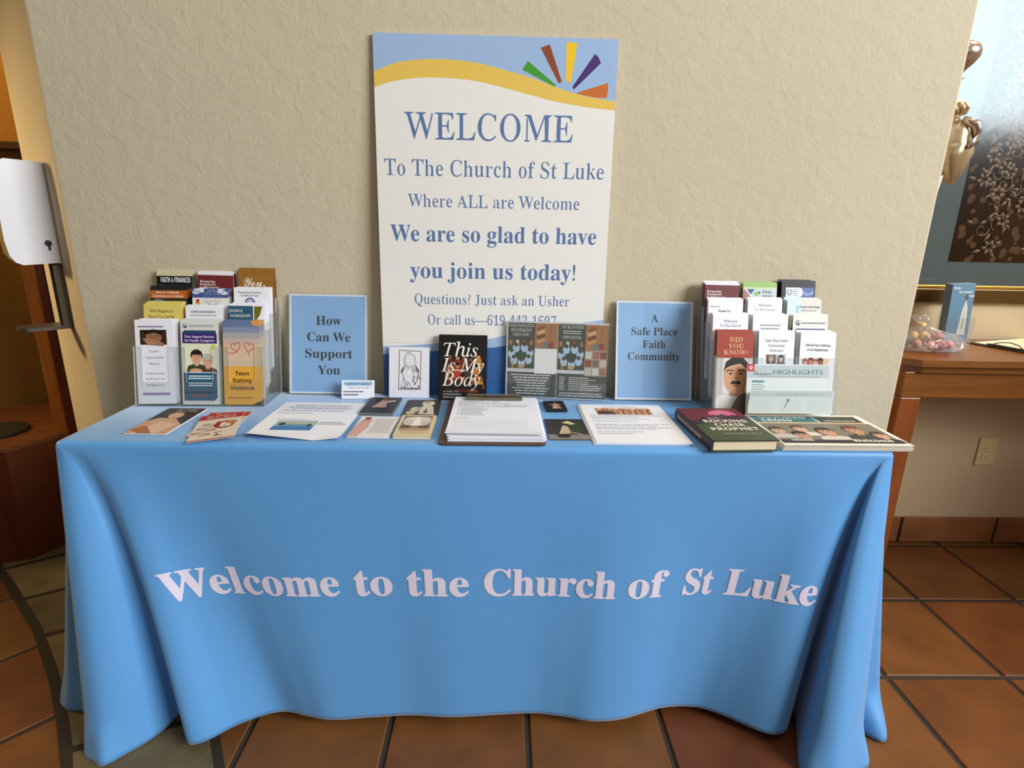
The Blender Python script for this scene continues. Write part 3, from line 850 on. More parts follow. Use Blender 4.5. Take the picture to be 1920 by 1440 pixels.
mb = MB(); PW = paper('#eceaf0')
for k in range(6): mb.prism([(0, 0), (.111, 0), (.111, .140), (0, .140)], lambda u, v, q: (u + (.0005 if k % 2 else 0), v, q), -.0045 + k * .00075, -.0045 + k * .00075 + .0006, PW)
p = Page(mb, lambda u, v, q: (u, v, q), 0.0)
DK = '#2a2a2e'; fr_ = [(.027, .022), (.086, .024), (.089, .129), (.029, .131)]
for i in range(4): p.line([fr_[i], fr_[(i + 1) % 4]], .0016, DK, 1)
p.ell(.058, .105, .0165, .019, '#e4e2e6', 1); rr = random.Random(4)
for a in range(26):   # ink sketch of a robed grown-up holding a child
    q = a * 2 * math.pi / 26; r1 = rr.uniform(.9, 1.25)
    p.line([(.058 + .0145 * math.cos(q), .104 + .018 * math.sin(q)), (.058 + .017 * r1 * math.cos(q + .3), .104 + .020 * r1 * math.sin(q + .3))], .0009, DK, 2)
p.ell(.057, .105, .0085, .011, '#f0eef2', 3)
for q in (-1, 1): p.line([(.057 + q * .002, .107), (.057 + q * .0055, .1075)], .0009, DK, 4)
p.line([(.0545, .100), (.0575, .099), (.060, .100)], .0008, DK, 4); p.line([(.0575, .106), (.058, .1025)], .0006, DK, 4)
p.ell(.056, .070, .0095, .0100, '#d8d6da', 2); p.ell(.056, .069, .0068, .0076, '#f0eef2', 3)
for a in range(40):
    y = rr.uniform(.030, .088); x = .058 + rr.uniform(-.022, .026); h_ = rr.uniform(.006, .016); sl = (x - .058) * .25
    if abs(x - .056) < .010 and .058 < y < .082: continue
    p.line([(x, y), (x + sl + rr.uniform(-.002, .002), y - h_ * .6), (x + sl * 1.6, max(y - h_, .027))], rr.uniform(.0006, .0016), DK, 2)
p.line([(.040, .088), (.036, .070), (.044, .050), (.048, .036)], .0012, DK, 2); p.line([(.074, .090), (.083, .074), (.080, .052), (.072, .036)], .0018, DK, 2)
p.bars(.032, .0235, .084, .0285, 1, DK, .45, 3, .05)
o = mb.build('booklet'); o.matrix_world = frame((-.2490, -.0840, ZT + .001), (1, -.03, 0), (0, .026, .137))
tag(o, 'small white booklet with a framed ink drawing, propped against the board', 'booklet')

e = thing('paperback_book', 'black paperback titled in white italics, propped against the welcome board', 'book', frame((-.1100, -.1040, ZT + .001), (1, -.02, 0), (0, .040, .172)))
BW, BH = .132, .180
mb = MB(); BK = mat('#0d0c0d', .35, var=.1)
mb.prism([(0, 0), (BW, 0), (BW, BH), (0, BH)], lambda u, v, q: (u, v, q), -.0006, 0, BK); mb.box((0, 0, -.011), (.0008, BH, 0), BK); mb.box((0, 0, -.0115), (BW, BH, -.0109), BK)
p = Page(mb, lambda u, v, q: (u, v, q), 0.0); rr = random.Random(11)
# a dim generic crowd scene behind the title
p.rect(.020, .030, .122, .130, '#1c100b', 1)
for (x, y, s_, c) in [(.032, .118, .8, '#5a2418'), (.052, .114, 1, '#8c2c1c'), (.072, .116, .9, '#6a3a22'), (.088, .110, 1.05, '#4a2014'), (.108, .118, 1.1, '#b87a34'), (.030, .092, 1.1, '#a05a44'), (.052, .090, 1.2, '#a83a28'), (.078, .088, 1.0, '#3a2a1c'), (.104, .086, 1.25, '#c06a1e'), (.036, .060, 1.2, '#702818'), (.066, .058, 1.3, '#5c2014'), (.094, .056, 1.3, '#7a3418'), (.112, .062, 1.1, '#c4842c')]:
    p.poly([(x - .012 * s_, y - .026 * s_), (x + .012 * s_, y - .026 * s_), (x + .007 * s_, y), (x - .007 * s_, y)], c, 2); p.ell(x, y + .004 * s_, .0048 * s_, .006 * s_, rr.choice(['#b8805c', '#8a5438', '#c8946c']), 3, 10); p.ell(x, y + .0085 * s_, .005 * s_, .004 * s_, '#241208', 4, 10)
p.rect(.040, .082, .074, .0845, '#e8e0d0', 3); p.rect(.022, .030, .122, .045, '#120a08', 4)
for t, u, v, w_ in (('This', .060, .121, .094), ('Is My', .066, .079, .117), ('Body', .062, .040, .104)): p.text(t, u, v, w_, .036, '#f2ede2', 'ital', 7, res=5)
p.text('A CALL TO', .014, .0225, .040, .0042, '#d8d4cc', 'sans', 5, 'l'); p.text('EUCHARISTIC', .014, .0145, .050, .0042, '#d8d4cc', 'sans', 5, 'l'); p.text('REVIVAL', .014, .0065, .032, .0042, '#d8d4cc', 'sans', 5, 'l')
mb.build('cover', e)
mb = MB(); mb.box((.0010, .0008, -.0107), (BW - .001, BH - .0008, -.0008), mat('#e6dfcc', .8, var=.08, scale=300)); mb.build('page_block', e)
# ------------------------------------------------------------------ brochure holders, three wide and four tiers deep
TD, TR_, LIPH, LEAN = .033, .0375, .150, .20   # tier depth, tier rise, pocket height, backward lean
PWD = .108


def holder(label, O, X):
    U = Vector((X[0], X[1], 0)).normalized(); back = Vector((-U.y, U.x, 0))
    mw = Matrix((U, back, Vector((0, 0, 1)))).transposed().to_4x4(); mw.translation = Vector((O[0], O[1], ZT + .0008))
    e = thing('brochure_holder', label, 'brochure holder', mw)
    S = lambda x, y, z: (x, y + LEAN * z, z)
    for k in range(4):
        z0, y0 = TR_ * k, TD * k; pts = [(0, z0), (3 * PWD, z0), (3 * PWD, z0 + LIPH)]
        for q in (2, 1, 0):   # thumb notches with rounded lower corners
            a, b, c, r = q * PWD + .021, q * PWD + .087, z0 + .060, .006
            pts += [(b, z0 + LIPH), (b, c + r)] + [(b - r + r * math.cos(t), c + r - r * math.sin(t)) for t in (.4, .8, 1.2)] + [(b - r, c), (a + r, c)] + [(a + r - r * math.cos(t), c + r - r * math.sin(t)) for t in (1.2, .8, .4)] + [(a, c + r), (a, z0 + LIPH)]
        pts.append((0, z0 + LIPH))
        m = MB(); m.prism(pts, lambda u, v, q: S(u, y0 + q, v), 0, .002, ACR, ACE); m.build('pocket_front', e)
        m = MB(); m.box((.002, y0 + .002, z0 - .0), (3 * PWD - .002, y0 + TD, z0 + .0018), ACR, S); m.build('pocket_floor', e)
    m = MB(); m.prism([(0, 0), (3 * PWD, 0), (3 * PWD, .300), (0, .300)], lambda u, v, q: S(u, 4 * TD + q, v), 0, .002, ACR, ACE); m.build('back_panel', e)
    st = [(0, 0), (4 * TD, 0), (4 * TD, 3 * TR_ + LIPH)]
    for k in (3, 2, 1, 0):
        st.append((TD * k, TR_ * k + LIPH))
        if k: st.append((TD * k, TR_ * (k - 1) + LIPH))
    for q, nm in ((0, 'side_panel'), (1, 'divider'), (2, 'divider'), (3, 'side_panel')):
        x = q * PWD + (-.001 if 0 < q < 3 else (0 if q == 0 else -.002))
        m = MB(); m.prism(st, lambda u, v, h: S(x + h, u + .002 if u < .001 else u, v), 0, .002, ACR, ACE); m.build(nm, e)
    m = MB(); m.box((0, .0, -.0005), (3 * PWD, 4 * TD + .06, .0018), acrylic_mat('acrylic_base', (.80, .86, .88), .05)); m.build('base_plate', e)
    return mw


_bn = [0]


def brochures(mw, col, tier, paint, label, label2, paper_col='#eeeef4', n=4, dx=0.0, w=.0945, h=.2155, tilt=0.0, hz=0.0, copies_tilt=True):
    """a stack in one pocket: the front one and the copies behind it"""
    mb = MB(); m = paper(paper_col); mb.prism([(0, 0), (w, 0), (w, h), (0, h)], lambda u, v, q: (u, v, q), -.0012, 0, m)
    p = Page(mb, lambda u, v, q: (u, v, q), 0.0)
    if paint: paint(p, w, h)
    th = math.atan(LEAN); first = None; rr = random.Random(col * 7 + tier * 31 + int(mw[0][3] * 100))
    for k in range(n):
        # the copies lean with the pocket, a little out of line with each other
        x = col * PWD + (min(max(.0055 + dx, .0036), .0085 - (.0945 - w) * -1) if k == 0 else rr.uniform(.0032, .0100)); x = max(x, col * PWD + .0026 + max(0, -tilt) * .16) if k == 0 else x; y = TD * tier + .0048 + k * (.0245 / max(n - 1, 1))
        z = TR_ * tier + .0030 + max(0, hz) + (abs(tilt) * w if k == 0 else rr.uniform(0, .004))
        lm = Matrix.Translation((x, y + LEAN * z, z)) @ Matrix.Rotation(math.pi / 2 - th, 4, 'X')
        if k == 0:
            o = mb.build('brochure'); first = o; lab = label
            lm = lm @ Matrix.Rotation(-tilt, 4, 'Z')
            o.matrix_world = mw @ lm; tag(o, label, 'brochure')
        else:
            o = first.copy(); COL.objects.link(o); o.matrix_world = mw @ lm
            tag(o, label2, 'brochure', label2)


HL = holder('clear acrylic twelve pocket holder of brochures beside the how can we support you sign', (-.876, -.193), (.324, .012))
HR = holder('clear acrylic twelve pocket holder of brochures behind the hardcover book and newspapers', (.613, -.214), (1, .03))


def L(*a): return a


def pt_grief(p, w, h):
    p.rect(.007, .196, .070, .200, '#9d86b4', 1)
    p.rect(.012, .152, .078, .190, '#3a2418', 1); p.ell(.046, .172, .020, .020, '#9a6a50', 2); p.poly([(.018, .190), (.074, .190), (.066, .176), (.048, .183), (.026, .178)], '#1c100c', 3)
    for k in range(4): p.line([(.020 + k * .003, .166 - k * .004), (.040 + k * .004, .164 - k * .004), (.070, .154 - k * .0012)], .0042, ['#b88868', '#a87858', '#c09474', '#a07050'][k], 4)
    p.line([(.034, .176), (.042, .174)], .0012, '#2a140c', 4); p.line([(.052, .174), (.060, .176)], .0012, '#2a140c', 4)
    for t, v, ww in (('St Lukes', .133, .024), ('Trauma and Grief', .117, .046), ('Ministry', .101, .026), ('You Are Not Alone', .076, .048), ('We Are Hear For You', .062, .048), ('You Matter to Us', .046, .044)): p.text(t, .045, v, ww, .0052, '#3a3a48', 'sans', 2, res=2)
    p.rect(.012, .022, .080, .029, '#9d86b4', 1)


def pt_support(p, w, h, ):
    p.ell(.012, .203, .0062, .0062, '#2a5670', 1); p.ell(.0128, .2035, .0048, .0048, '#eeeef4', 2); p.poly([(.009, .199), (.013, .208), (.016, .199)], '#2a5670', 3)
    p.bars(.020, .1995, .086, .2065, 2, '#4a6a80', .4, 1, .1)
    p.poly([(.004, .150), (.088, .150), (.088, .1915), (.010, .1915), (.004, .186)], '#24446a', 1); p.rect(.004, .158, .090, .183, '#3c1e6c', 2)
    p.text('Free Support Services', .047, .1725, .074, .0062, '#eee6ff', 'serifb', 3, res=2); p.text('for Family Caregivers', .047, .1625, .074, .0062, '#eee6ff', 'serifb', 3, res=2)
    p.rect(.004, .084, .088, .158, '#e4e4c4', 2); p.ell(.080, .150, .006, .006, '#d8d050', 3)
    p.bust(.038, .122, .0175, '#e0a888', '#20141a', '#3a4028', 3, base=.084); p.bust(.066, .113, .0165, '#dca890', '#b8b8b4', '#5a4028', 8, base=.084)
    p.ell(.036, .088, .016, .006, '#d8a080', 14); p.rect(.004, .0825, .088, .0845, '#e8ecf0', 15)
    p.poly([(.004, .010), (.080, .010), (.088, .018), (.088, .0825), (.004, .0825)], '#255a78', 2)
    for v in (.071, .065, .053, .047): p.bars(.014, v, .080, v + .0055, 1, '#dce8f0', .6, 4, .1, True, int(v * 999))
    p.text('Our Number: Vidente', .044, .0285, .078, .0075, '#0a0c10', 'sansb', 4, res=2); p.line([(.022, .0225), (.056, .023)], .003, '#b04848', 4)


def pt_teen(p, w, h):
    cols = ['#64789c', '#8490a8', '#a8a4a8', '#c4b0a0', '#d4b898', '#d8bc9a', '#d6bca0', '#cfb89e']
    for k, c in enumerate(cols): p.rect(0, h - (k + 1) * .0145, w, h - k * .0145, c, 1)
    p.rect(0, 0, w, .1000, '#e2a83c', 1); p.poly([(.070, h), (.0945, h), (.0945, .204), (.084, .203), (.075, .207)], '#d8964a', 2)
    for rot, cx_ in ((.30, .032), (-.22, .065)):
        pts = []
        for q in range(31):
            a = .12 + q * (2 * math.pi - .24) / 30; a += math.pi   # open at the point, where the strokes trail off
            hx, hy = 16 * math.sin(a) ** 3, 13 * math.cos(a) - 5 * math.cos(2 * a) - 2 * math.cos(3 * a) - math.cos(4 * a)
            hx, hy = hx * .00075, hy * .00085; pts.append((cx_ + hx * math.cos(rot) - hy * math.sin(rot), .150 + hx * math.sin(rot) + hy * math.cos(rot)))
        p.line(pts, .0019, '#c8485a', 3)
    p.line([(.036, .1385), (.028, .134), (.014, .133)], .0019, '#c8485a', 3); p.line([(.062, .1385), (.066, .131), (.065, .126)], .0019, '#c8485a', 3)
    for t, v, ww in (('Teen', .0760, .034), ('Dating', .0580, .046), ('Violence', .0385, .060)): p.text(t, .046, v, ww, .0105, '#12100e', 'sansb', 3)
    p.bars(.010, .016, .074, .020, 1, '#6a4a10', .6, 2, .05); p.poly([(.070, 0), (w, 0), (w, .010)], '#2a2014', 2)


def pt_yellow(p, w, h):
    p.rect(0, 0, w, h, '#dcc868', 1); p.text('What Happens to', .044, .193, .058, .0085, '#3a2a38', 'sans', 3); p.text('Them If You Can No', .044, .178, .066, .0085, '#3a2a38', 'sans', 3); p.rect(.020, .168, .050, .172, '#c8785c', 2)


def pt_ecares(p, w, h):
    p.text('eCARES with BodyMind', .044, .193, .062, .0055, '#3a3848', 'sansb', 2, res=2); p.bars(.012, .184, .080, .189, 1, '#8a8894', .5, 1, .05); p.bars(.012, .150, .080, .178, 5, '#a8a6b0', .4, 1)


def pt_divorce(p, w, h):
    p.rect(.000, .165, .064, h - .003, '#2a5a70', 1); p.poly([(.067, .172), (.067, h - .004), (.088, h - .004), (.082, .190), (.074, .178)], '#6a6a18', 2)
    p.text('DIVORCE', .020, .196, .034, .0075, '#eef0f0', 'sans', 3); p.text('WORKSHOPS', .031, .183, .052, .0075, '#eef0f0', 'sans', 3)
    p.rect(0, 0, w, .165, '#d8d4cc', 1)


def pt_xmas(p, w, h):
    p.rect(0, 0, w, h, '#1c2024', 1); p.rect(0, .187, w, .208, '#b8601c', 2); p.text('How to Celebrate', .045, .200, .060, .0062, '#f4e8d8', 'serifb', 4, res=2); p.text('Christmas as a Catholic', .046, .1905, .080, .0062, '#f4e8d8', 'serifb', 4, res=2)
    p.ell(.020, .168, .020, .018, '#5a7894', 2); p.poly([(.036, .186), (.052, .150), (.014, .150)], '#34485c', 3)


def pt_globe(p, w, h):
    p.rect(0, .190, w, h, '#3c5490', 1)
    for x, y in ((.013, .206), (.022, .208), (.010, .204), (.074, .206), (.083, .203)): p.ell(x, y, .0095, .005, '#dce4ee', 2, 10)
    p.rect(0, 0, w, .190, '#e6e2da', 1)
    for r in (1, .66, .3): p.line([(.052 + .024 * r * math.cos(a * .35), .190 + .019 * math.sin(a * .35)) for a in range(19)], .0010, '#9aa0b0', 3)
    for v in (-.010, 0, .010): p.line([(.052 - math.sqrt(max(.024**2 - (v * 1.25)**2, 0)), .190 + v), (.052 + math.sqrt(max(.024**2 - (v * 1.25)**2, 0)), .190 + v)], .0009, '#9aa0b0', 3)
    p.ell(.014, .182, .0045, .0045, '#b02a24', 4, 10); p.ell(.011, .175, .0036, .004, '#d8a030', 3, 8); p.ell(.017, .175, .0036, .004, '#d8a030', 3, 8)


def pt_exam(p, w, h):
    p.text('Examination of Conscience', .042, .203, .060, .0050, '#3a3a46', 'serifb', 2, res=2); p.text('for Adults and Teens', .042, .195, .046, .0050, '#3a3a46', 'serifb', 2, res=2)
    p.ell(.042, .178, .0135, .0135, '#2c3a6c', 1); p.ell(.042, .178, .0100, .0100, '#f0f0f6', 2); p.ell(.042, .178, .0082, .0082, '#8a94b4', 3); p.ell(.042, .181, .003, .003, '#f0f0f6', 4, 8); p.poly([(.038, .171), (.046, .171), (.042, .181)], '#f0f0f6', 4)


def pt_faith(p, w, h):
    p.rect(0, 0, w, h, '#141416', 1); p.rect(0, .184, w, .204, '#0c0c0e', 2); p.rect(0, .205, w, h, '#cfc8a4', 2); p.text('FAITH & FINANCES', .050, .1880, .078, .0130, '#f4f4f4', 'sansb', 4); p.rect(.006, .170, .020, .182, '#3a3c40', 3); p.rect(.020, .150, w, .182, '#202226', 2)


def pt_respect(p, w, h):
    p.rect(0, 0, w, h, '#6c2428', 1); p.rect(0, .208, w, h, '#e8e6ea', 2)
    for t, v, ww in (('Respecting', .1880, .040), ('Boundaries', .1800, .041), ('in Ministerial', .1720, .050)): p.text(t, .006, v, ww, .0062, '#eedcd8', 'serifb', 3, 'l', res=2)


def pt_you(p, w, h):
    p.rect(0, 0, w, h, mat('#96682a', .4, var=.35, scale=45), 1)
    p.text('You,', .042, .180, .056, .026, '#f0e2d4', 'script', 3)


def pt_did(p, w, h):
    p.rect(0, .148, w, h, '#a03a28', 1)
    for t, v, ww in (('DID', .190, .034), ('YOU', .1735, .040), ('KNOW?', .157, .062)): p.text(t, .048, v, ww, .0115, '#f0c890', 'serif', 3)
    p.rect(0, 0, w, .148, '#d6d0cc', 1); p.poly([(0, 0), (w, 0), (w, .060), (.075, .066), (.050, .052), (.030, .058), (.012, .052), (0, .04)], '#f0ece6', 2)
    p.poly([(.034, 0), (w, 0), (w, .050), (.070, .062), (.052, .040)], '#6a3a1c', 3)
    p.rect(.036, .050, .064, .090, '#c08868', 4); p.ell(.050, .100, .0305, .044, '#d09c78', 5, 22); p.poly([(.018, .112), (.024, .138), (.040, .150), (.070, .148), (.084, .132), (.084, .108), (.078, .122), (.060, .134), (.036, .128), (.024, .122)], '#1a1412', 6)
    for q in (-1, 1):
        p.line([(.050 + q * .006, .1155), (.050 + q * .020, .1175), (.050 + q * .024, .113)], .0030, '#1a1210', 7); p.ell(.050 + q * .0135, .108, .0048, .0022, '#2a1a14', 7, 10)
    p.poly([(.045, .092), (.057, .092), (.052, .110)], '#b47c5c', 7); p.poly([(.036, .081), (.066, .081), (.060, .089), (.042, .089)], '#1e1614', 8); p.ell(.051, .077, .008, .0022, '#a05048', 8, 10)
    for k in range(4): p.line([(.044 + k * .009, .058), (.046 + k * .008, .066 + (k % 2) * .002)], .0075, '#c89070', 8)


def wtext(p, lines, col='#4a4a6a', style='sans', ch=.0070):
    for t, v, ww in lines: p.text(t, .047, v, ww, ch, col, style, 2, res=2)


def pt_welcome(p, w, h):
    wtext(p, [('Welcome', .196, .036), ('To The Church', .184, .056), ('of St Luke', .172, .042)], '#5a5a80')


def pt_safe(p, w, h):
    wtext(p, [('Safe Place Faith', .1905, .058), ('Community', .1780, .044), ('Outreach', .1655, .036)], '#3c3c50')
    for a, b_, bgc, sk, hr in ((0, 1, '#5a4a3c', '#c8a084', '#8a8078'), (1, 1, '#a8b0c0', '#c4b0a8', '#2a2830'), (0, 0, '#c0a898', '#a86a4c', '#20100c'), (1, 0, '#20262a', '#8a8a8c', '#101214')):
        x, y = .021 + a * .0265, .110 + b_ * .0245; p.rect(x, y, x + .0255, y + .0235, bgc, 2); p.bust(x + .0128, y + .0130, .0085, sk, hr, '#2c2a30', 3, long=a == b_, smile=False, base=y)
    p.text('RELATIONSHIP', .047, .099, .032, .0042, '#6a5a90', 'sans', 2, res=2); p.text('ABUSE', .047, .091, .016, .0042, '#6a5a90', 'sans', 2, res=2); p.bars(.020, .050, .076, .084, 4, '#8a8a98', .35, 1, .4, True)


def pt_child(p, w, h):
    p.text('Child and Teen Trafficking', .047, .1790, .066, .0060, '#2e2e38', 'sansb', 2, res=2); p.text('In Our Neighborhoods', .047, .1670, .056, .0060, '#2e2e38', 'sansb', 2, res=2)
    p.rect(.012, .118, .078, .150, '#e4c8c0', 1)
    for k, (x, sk, hr) in enumerate(((.016, '#d8988c', '#8a4a3c'), (.031, '#c07a60', '#5a2c1c'), (.044, '#e0ac94', '#8a5a3c'), (.056, '#7a4a34', '#241410'), (.070, '#e8b8a0', '#d8b890'))): p.bust(x, .136 + (k % 2) * .003, .0092, sk, hr, ['#c86a70', '#d07878', '#a84a50', '#c46a5a', '#d88a80'][k], 2 + k * 2, long=k in (1, 2), base=.118)
    p.rect(.010, .010, .080, .116, '#dcc8ac', 1)


def pt_service(p, w, h): p.bars(.018, .176, .076, .194, 2, '#8c8c9c', .45, 1, .3, True); p.text('Community', .047, .163, .044, .006, '#7a7a90', 'sans', 2, res=2)


def pt_care(p, w, h):
    p.rect(0, 0, w, h, '#e4e4dc', 1); p.ell(.014, .197, .0072, .0072, '#2a5670', 2); p.ell(.015, .1975, .0054, .0054, '#e4e4dc', 3); p.poly([(.011, .192), (.015, .203), (.018, .192)], '#2a5670', 4)
    p.bars(.023, .193, .090, .200, 1, '#5a7488', .5, 2, .05); p.poly([(.004, .160), (.088, .160), (.088, .182), (.010, .182), (.004, .177)], '#24446a', 2)


def pt_how(p, w, h):
    p.bars(.004, .191, .032, .197, 1, '#b0b0bc', .6, 1, .05); p.text('how to', .045, .178, .032, .0080, '#17171c', 'sansb', 2); p.text('be a', .056, .168, .022, .0080, '#17171c', 'sansb', 2)


def pt_diocese(p, w, h):
    p.rect(0, 0, w, h, '#dcdad4', 1); p.rect(0, 0, .040, h, '#cfe4ec', 2); p.rect(.024, .178, .032, .200, '#a8c4d8', 3); p.text('Diocese of San Diego', .062, .1935, .056, .0056, '#3a4048', 'sansb', 3, res=2); p.bars(.038, .184, .082, .189, 1, '#8a8e92', .5, 3, .05)


def pt_green(p, w, h):
    p.rect(0, 0, w, h, '#c8d0d8', 1); p.rect(0, .202, w, h, '#9cc070', 2); p.rect(0, .200, w, .205, '#c4dcae', 3); p.poly([(.008, .200), (.032, .200), (.020, .184)], '#34508c', 3); p.poly([(0, .160), (.034, .160), (.018, .184), (.006, .198), (0, .198)], '#a8746c', 2)
    p.line([(.008, .200), (.040, .160)], .003, '#f0f2f4', 4); p.ell(.038, .188, .008, .006, '#8ab878', 3, 10); p.ell(.046, .191, .0028, .0028, '#203020', 4, 8); p.text('Adopt', .067, .190, .026, .0075, '#3a4258', 'sans', 4, res=2); p.text('Agencies', .069, .180, .030, .0065, '#5a5e70', 'sans', 4, res=2)


def pt_black(p, w, h):
    p.rect(0, 0, w, h, '#26282b', 1); p.rect(.012, .180, .090, .206, '#eceef2', 2); p.rect(.050, .180, .090, .206, '#5a6aa8', 3); p.ell(.050, .193, .010, .013, '#eceef2', 4); p.poly([(.060, .196), (.076, .190), (.090, .199), (.090, .188), (.066, .184)], '#8f9ccc', 4); p.ell(.022, .193, .0085, .0085, '#7a8494', 3); p.ell(.022, .193, .006, .006, '#d8dce4', 4); p.line([(.018, .195), (.022, .190), (.026, .196)], .0012, '#4a5464', 5); p.bars(.032, .183, .050, .203, 4, '#8a90a0', .35, 5, .3)
    p.bars(.026, .167, .076, .171, 1, '#d0d2d6', .6, 2, .05); p.bars(.036, .160, .064, .164, 1, '#d0d2d6', .6, 2, .05); p.text('Homework', .044, .147, .070, .009, '#eef0f2', 'sansb', 2, res=2)


W_ = '#eeeef4'
for mw, c, t, fn, la, lb, kw in [
    (HL, 0, 0, pt_grief, 'white grief ministry brochure with a photo of a person covering their face, flopping forward', 'plain white copy stacked behind the grief ministry brochure', dict(tilt=-.012, n=5)),
    (HL, 1, 0, pt_support, 'brochure with two smiling women, purple banner and teal lower half', 'copy stacked behind the brochure with two smiling women', dict(paper_col='#dcdcd4', dx=.003)),
    (HL, 2, 0, pt_teen, 'orange and dusk coloured teen dating violence brochure with two drawn hearts', 'copy stacked behind the orange brochure with two hearts', dict(paper_col='#cfc8b8', n=5)),
    (HL, 0, 1, pt_yellow, 'yellow brochure headed what happens to them', 'copy stacked behind the yellow brochure', dict(paper_col='#e8e0b8', dx=.006)),
    (HL, 1, 1, pt_ecares, 'white brochure with small grey heading, behind the brochure with two smiling women', 'copy stacked behind the white brochure with small grey heading', dict(dx=.001, h=.2090)),
    (HL, 2, 1, pt_divorce, 'divorce workshops brochure with a dark teal title block', 'copy stacked behind the divorce workshops brochure', dict(dx=.001)),
    (HL, 0, 2, pt_xmas, 'dark brochure with an orange band about celebrating christmas', 'copy stacked behind the christmas brochure', dict(paper_col='#3a3836', dx=.008)),
    (HL, 1, 2, pt_globe, 'brochure with a grey globe under a blue cloudy band', 'copy stacked behind the globe brochure', dict(dx=.004, h=.2105)),
    (HL, 2, 2, pt_exam, 'white examination of conscience brochure with a round navy emblem', 'copy stacked behind the white brochure with navy emblem', dict(dx=.008)),
    (HL, 0, 3, pt_faith, 'black faith and finances brochure in the top tier', 'copy stacked behind the black faith and finances brochure', dict(paper_col='#c8c4a8', dx=.004, h=.2195)),
    (HL, 1, 3, pt_respect, 'maroon respecting boundaries brochure beside the black finances one', 'copy stacked behind the maroon brochure near the support sign', dict(dx=.000, tilt=.015)),
    (HL, 2, 3, pt_you, 'golden brown brochure with the script word You', 'copy stacked behind the golden brown script brochure', dict(paper_col='#5a3c18', dx=.005, h=.2265)),
    (HR, 0, 0, pt_did, 'did you know brochure with a moustached man under a red band', 'copy stacked behind the did you know brochure', dict(paper_col='#d8d0c4', n=5)),
    (HR, 1, 0, pt_safe, 'white safe place outreach brochure with four small portraits', 'copy stacked behind the four portrait brochure', dict(n=5)),
    (HR, 2, 0, pt_child, 'white brochure with a row of smiling children, tilted in its pocket', 'copy stacked behind the brochure with the row of children', dict(tilt=.022, dx=-.002, n=5)),
    (HR, 0, 1, pt_welcome, 'white welcome to the church brochure right above the red did you know one', 'copy stacked behind the welcome brochure over the did you know one', dict(n=5, dx=-.001)),
    (HR, 1, 1, pt_service, 'white brochure with faint small type above the four portrait brochure', 'copy stacked behind the faint type brochure', dict(n=5, dx=-.002)),
    (HR, 2, 1, pt_care, 'cream brochure with a round teal logo and navy band', 'copy stacked behind the cream brochure with teal logo', dict(dx=-.002, paper_col='#d8d8d0')),
    (HR, 0, 2, pt_how, 'white brochure with bold black how to title', 'copy stacked behind the how to brochure', dict(dx=-.003)),
    (HR, 1, 2, pt_welcome, 'white welcome to the church brochure in the middle column of its holder', 'copy stacked behind the middle column welcome brochure', dict(dx=-.003)),
    (HR, 2, 2, pt_diocese, 'grey brochure with a pale blue left strip naming San Diego', 'copy stacked behind the grey San Diego brochure', dict(dx=-.003, paper_col='#d4d4cc')),
    (HR, 0, 3, pt_respect, 'maroon respecting boundaries brochure above the how to brochure', 'copy stacked behind the maroon brochure above the how to one', dict(dx=-.003, tilt=.012, hz=.001)),
    (HR, 1, 3, pt_green, 'green topped brochure with a blue triangle in the top tier', 'copy stacked behind the green topped brochure', dict(dx=-.003, paper_col='#c8d0b8')),
    (HR, 2, 3, pt_black, 'black brochure with a white and blue emblem banner', 'copy stacked behind the black emblem brochure', dict(dx=-.002, paper_col='#3a3a38', h=.2225)),
]:
    brochures(mw, c, t, fn, la, lb, **kw)
# ------------------------------------------------------------------ things lying on the table
def place(o, O, U, V): o.matrix_world = frame(O, U, V); return o


def flat(o, x, y, z, ang): o.matrix_world = Matrix.Translation((x, y, z)) @ Matrix.Rotation(ang, 4, 'Z'); return o


ZC = ZT + 0.0008
# mercy booklet
mb, p = sheet(.093, .179, .0035, paper('#d8d4d0')); w, h = .093, .179
p.rect(0, 0, w, h, '#2c2424', 1); p.poly([(0, 0), (w, 0), (w, .060), (.060, .100), (.020, .105), (0, .080)], '#c49a7c', 2); p.poly([(.010, 0), (.070, 0), (.080, .060), (.040, .080)], '#d8b49a', 3); p.poly([(0, .02), (.030, 0), (.06, .0), (.02, .05)], '#a8643c', 4)
p.ell(.048, .122, .017, .022, '#d0a484', 4, rot=.3); p.ell(.040, .138, .022, .018, '#4c3a30', 3); p.poly([(.024, .118), (.032, .150), (.028, .100)], '#4c3a30', 5); p.line([(.042, .126), (.048, .125)], .001, '#3a2418', 5); p.line([(.054, .127), (.059, .128)], .001, '#3a2418', 5); p.ell(.049, .110, .005, .002, '#a85848', 5, 8)
p.text('O Mother', .058, .163, .056, .0075, '#e8d8d0', 'sans', 5); p.text('Dear One', .058, .151, .050, .0070, '#e8d8d0', 'sans', 5); p.ell(.084, .168, .006, .004, '#a83028', 5)
tag(flat(mb.build('booklet'), -.7755, -.394, ZC, 0.0), 'glossy booklet with a painted face on a dark ground, near the table corner', 'booklet')


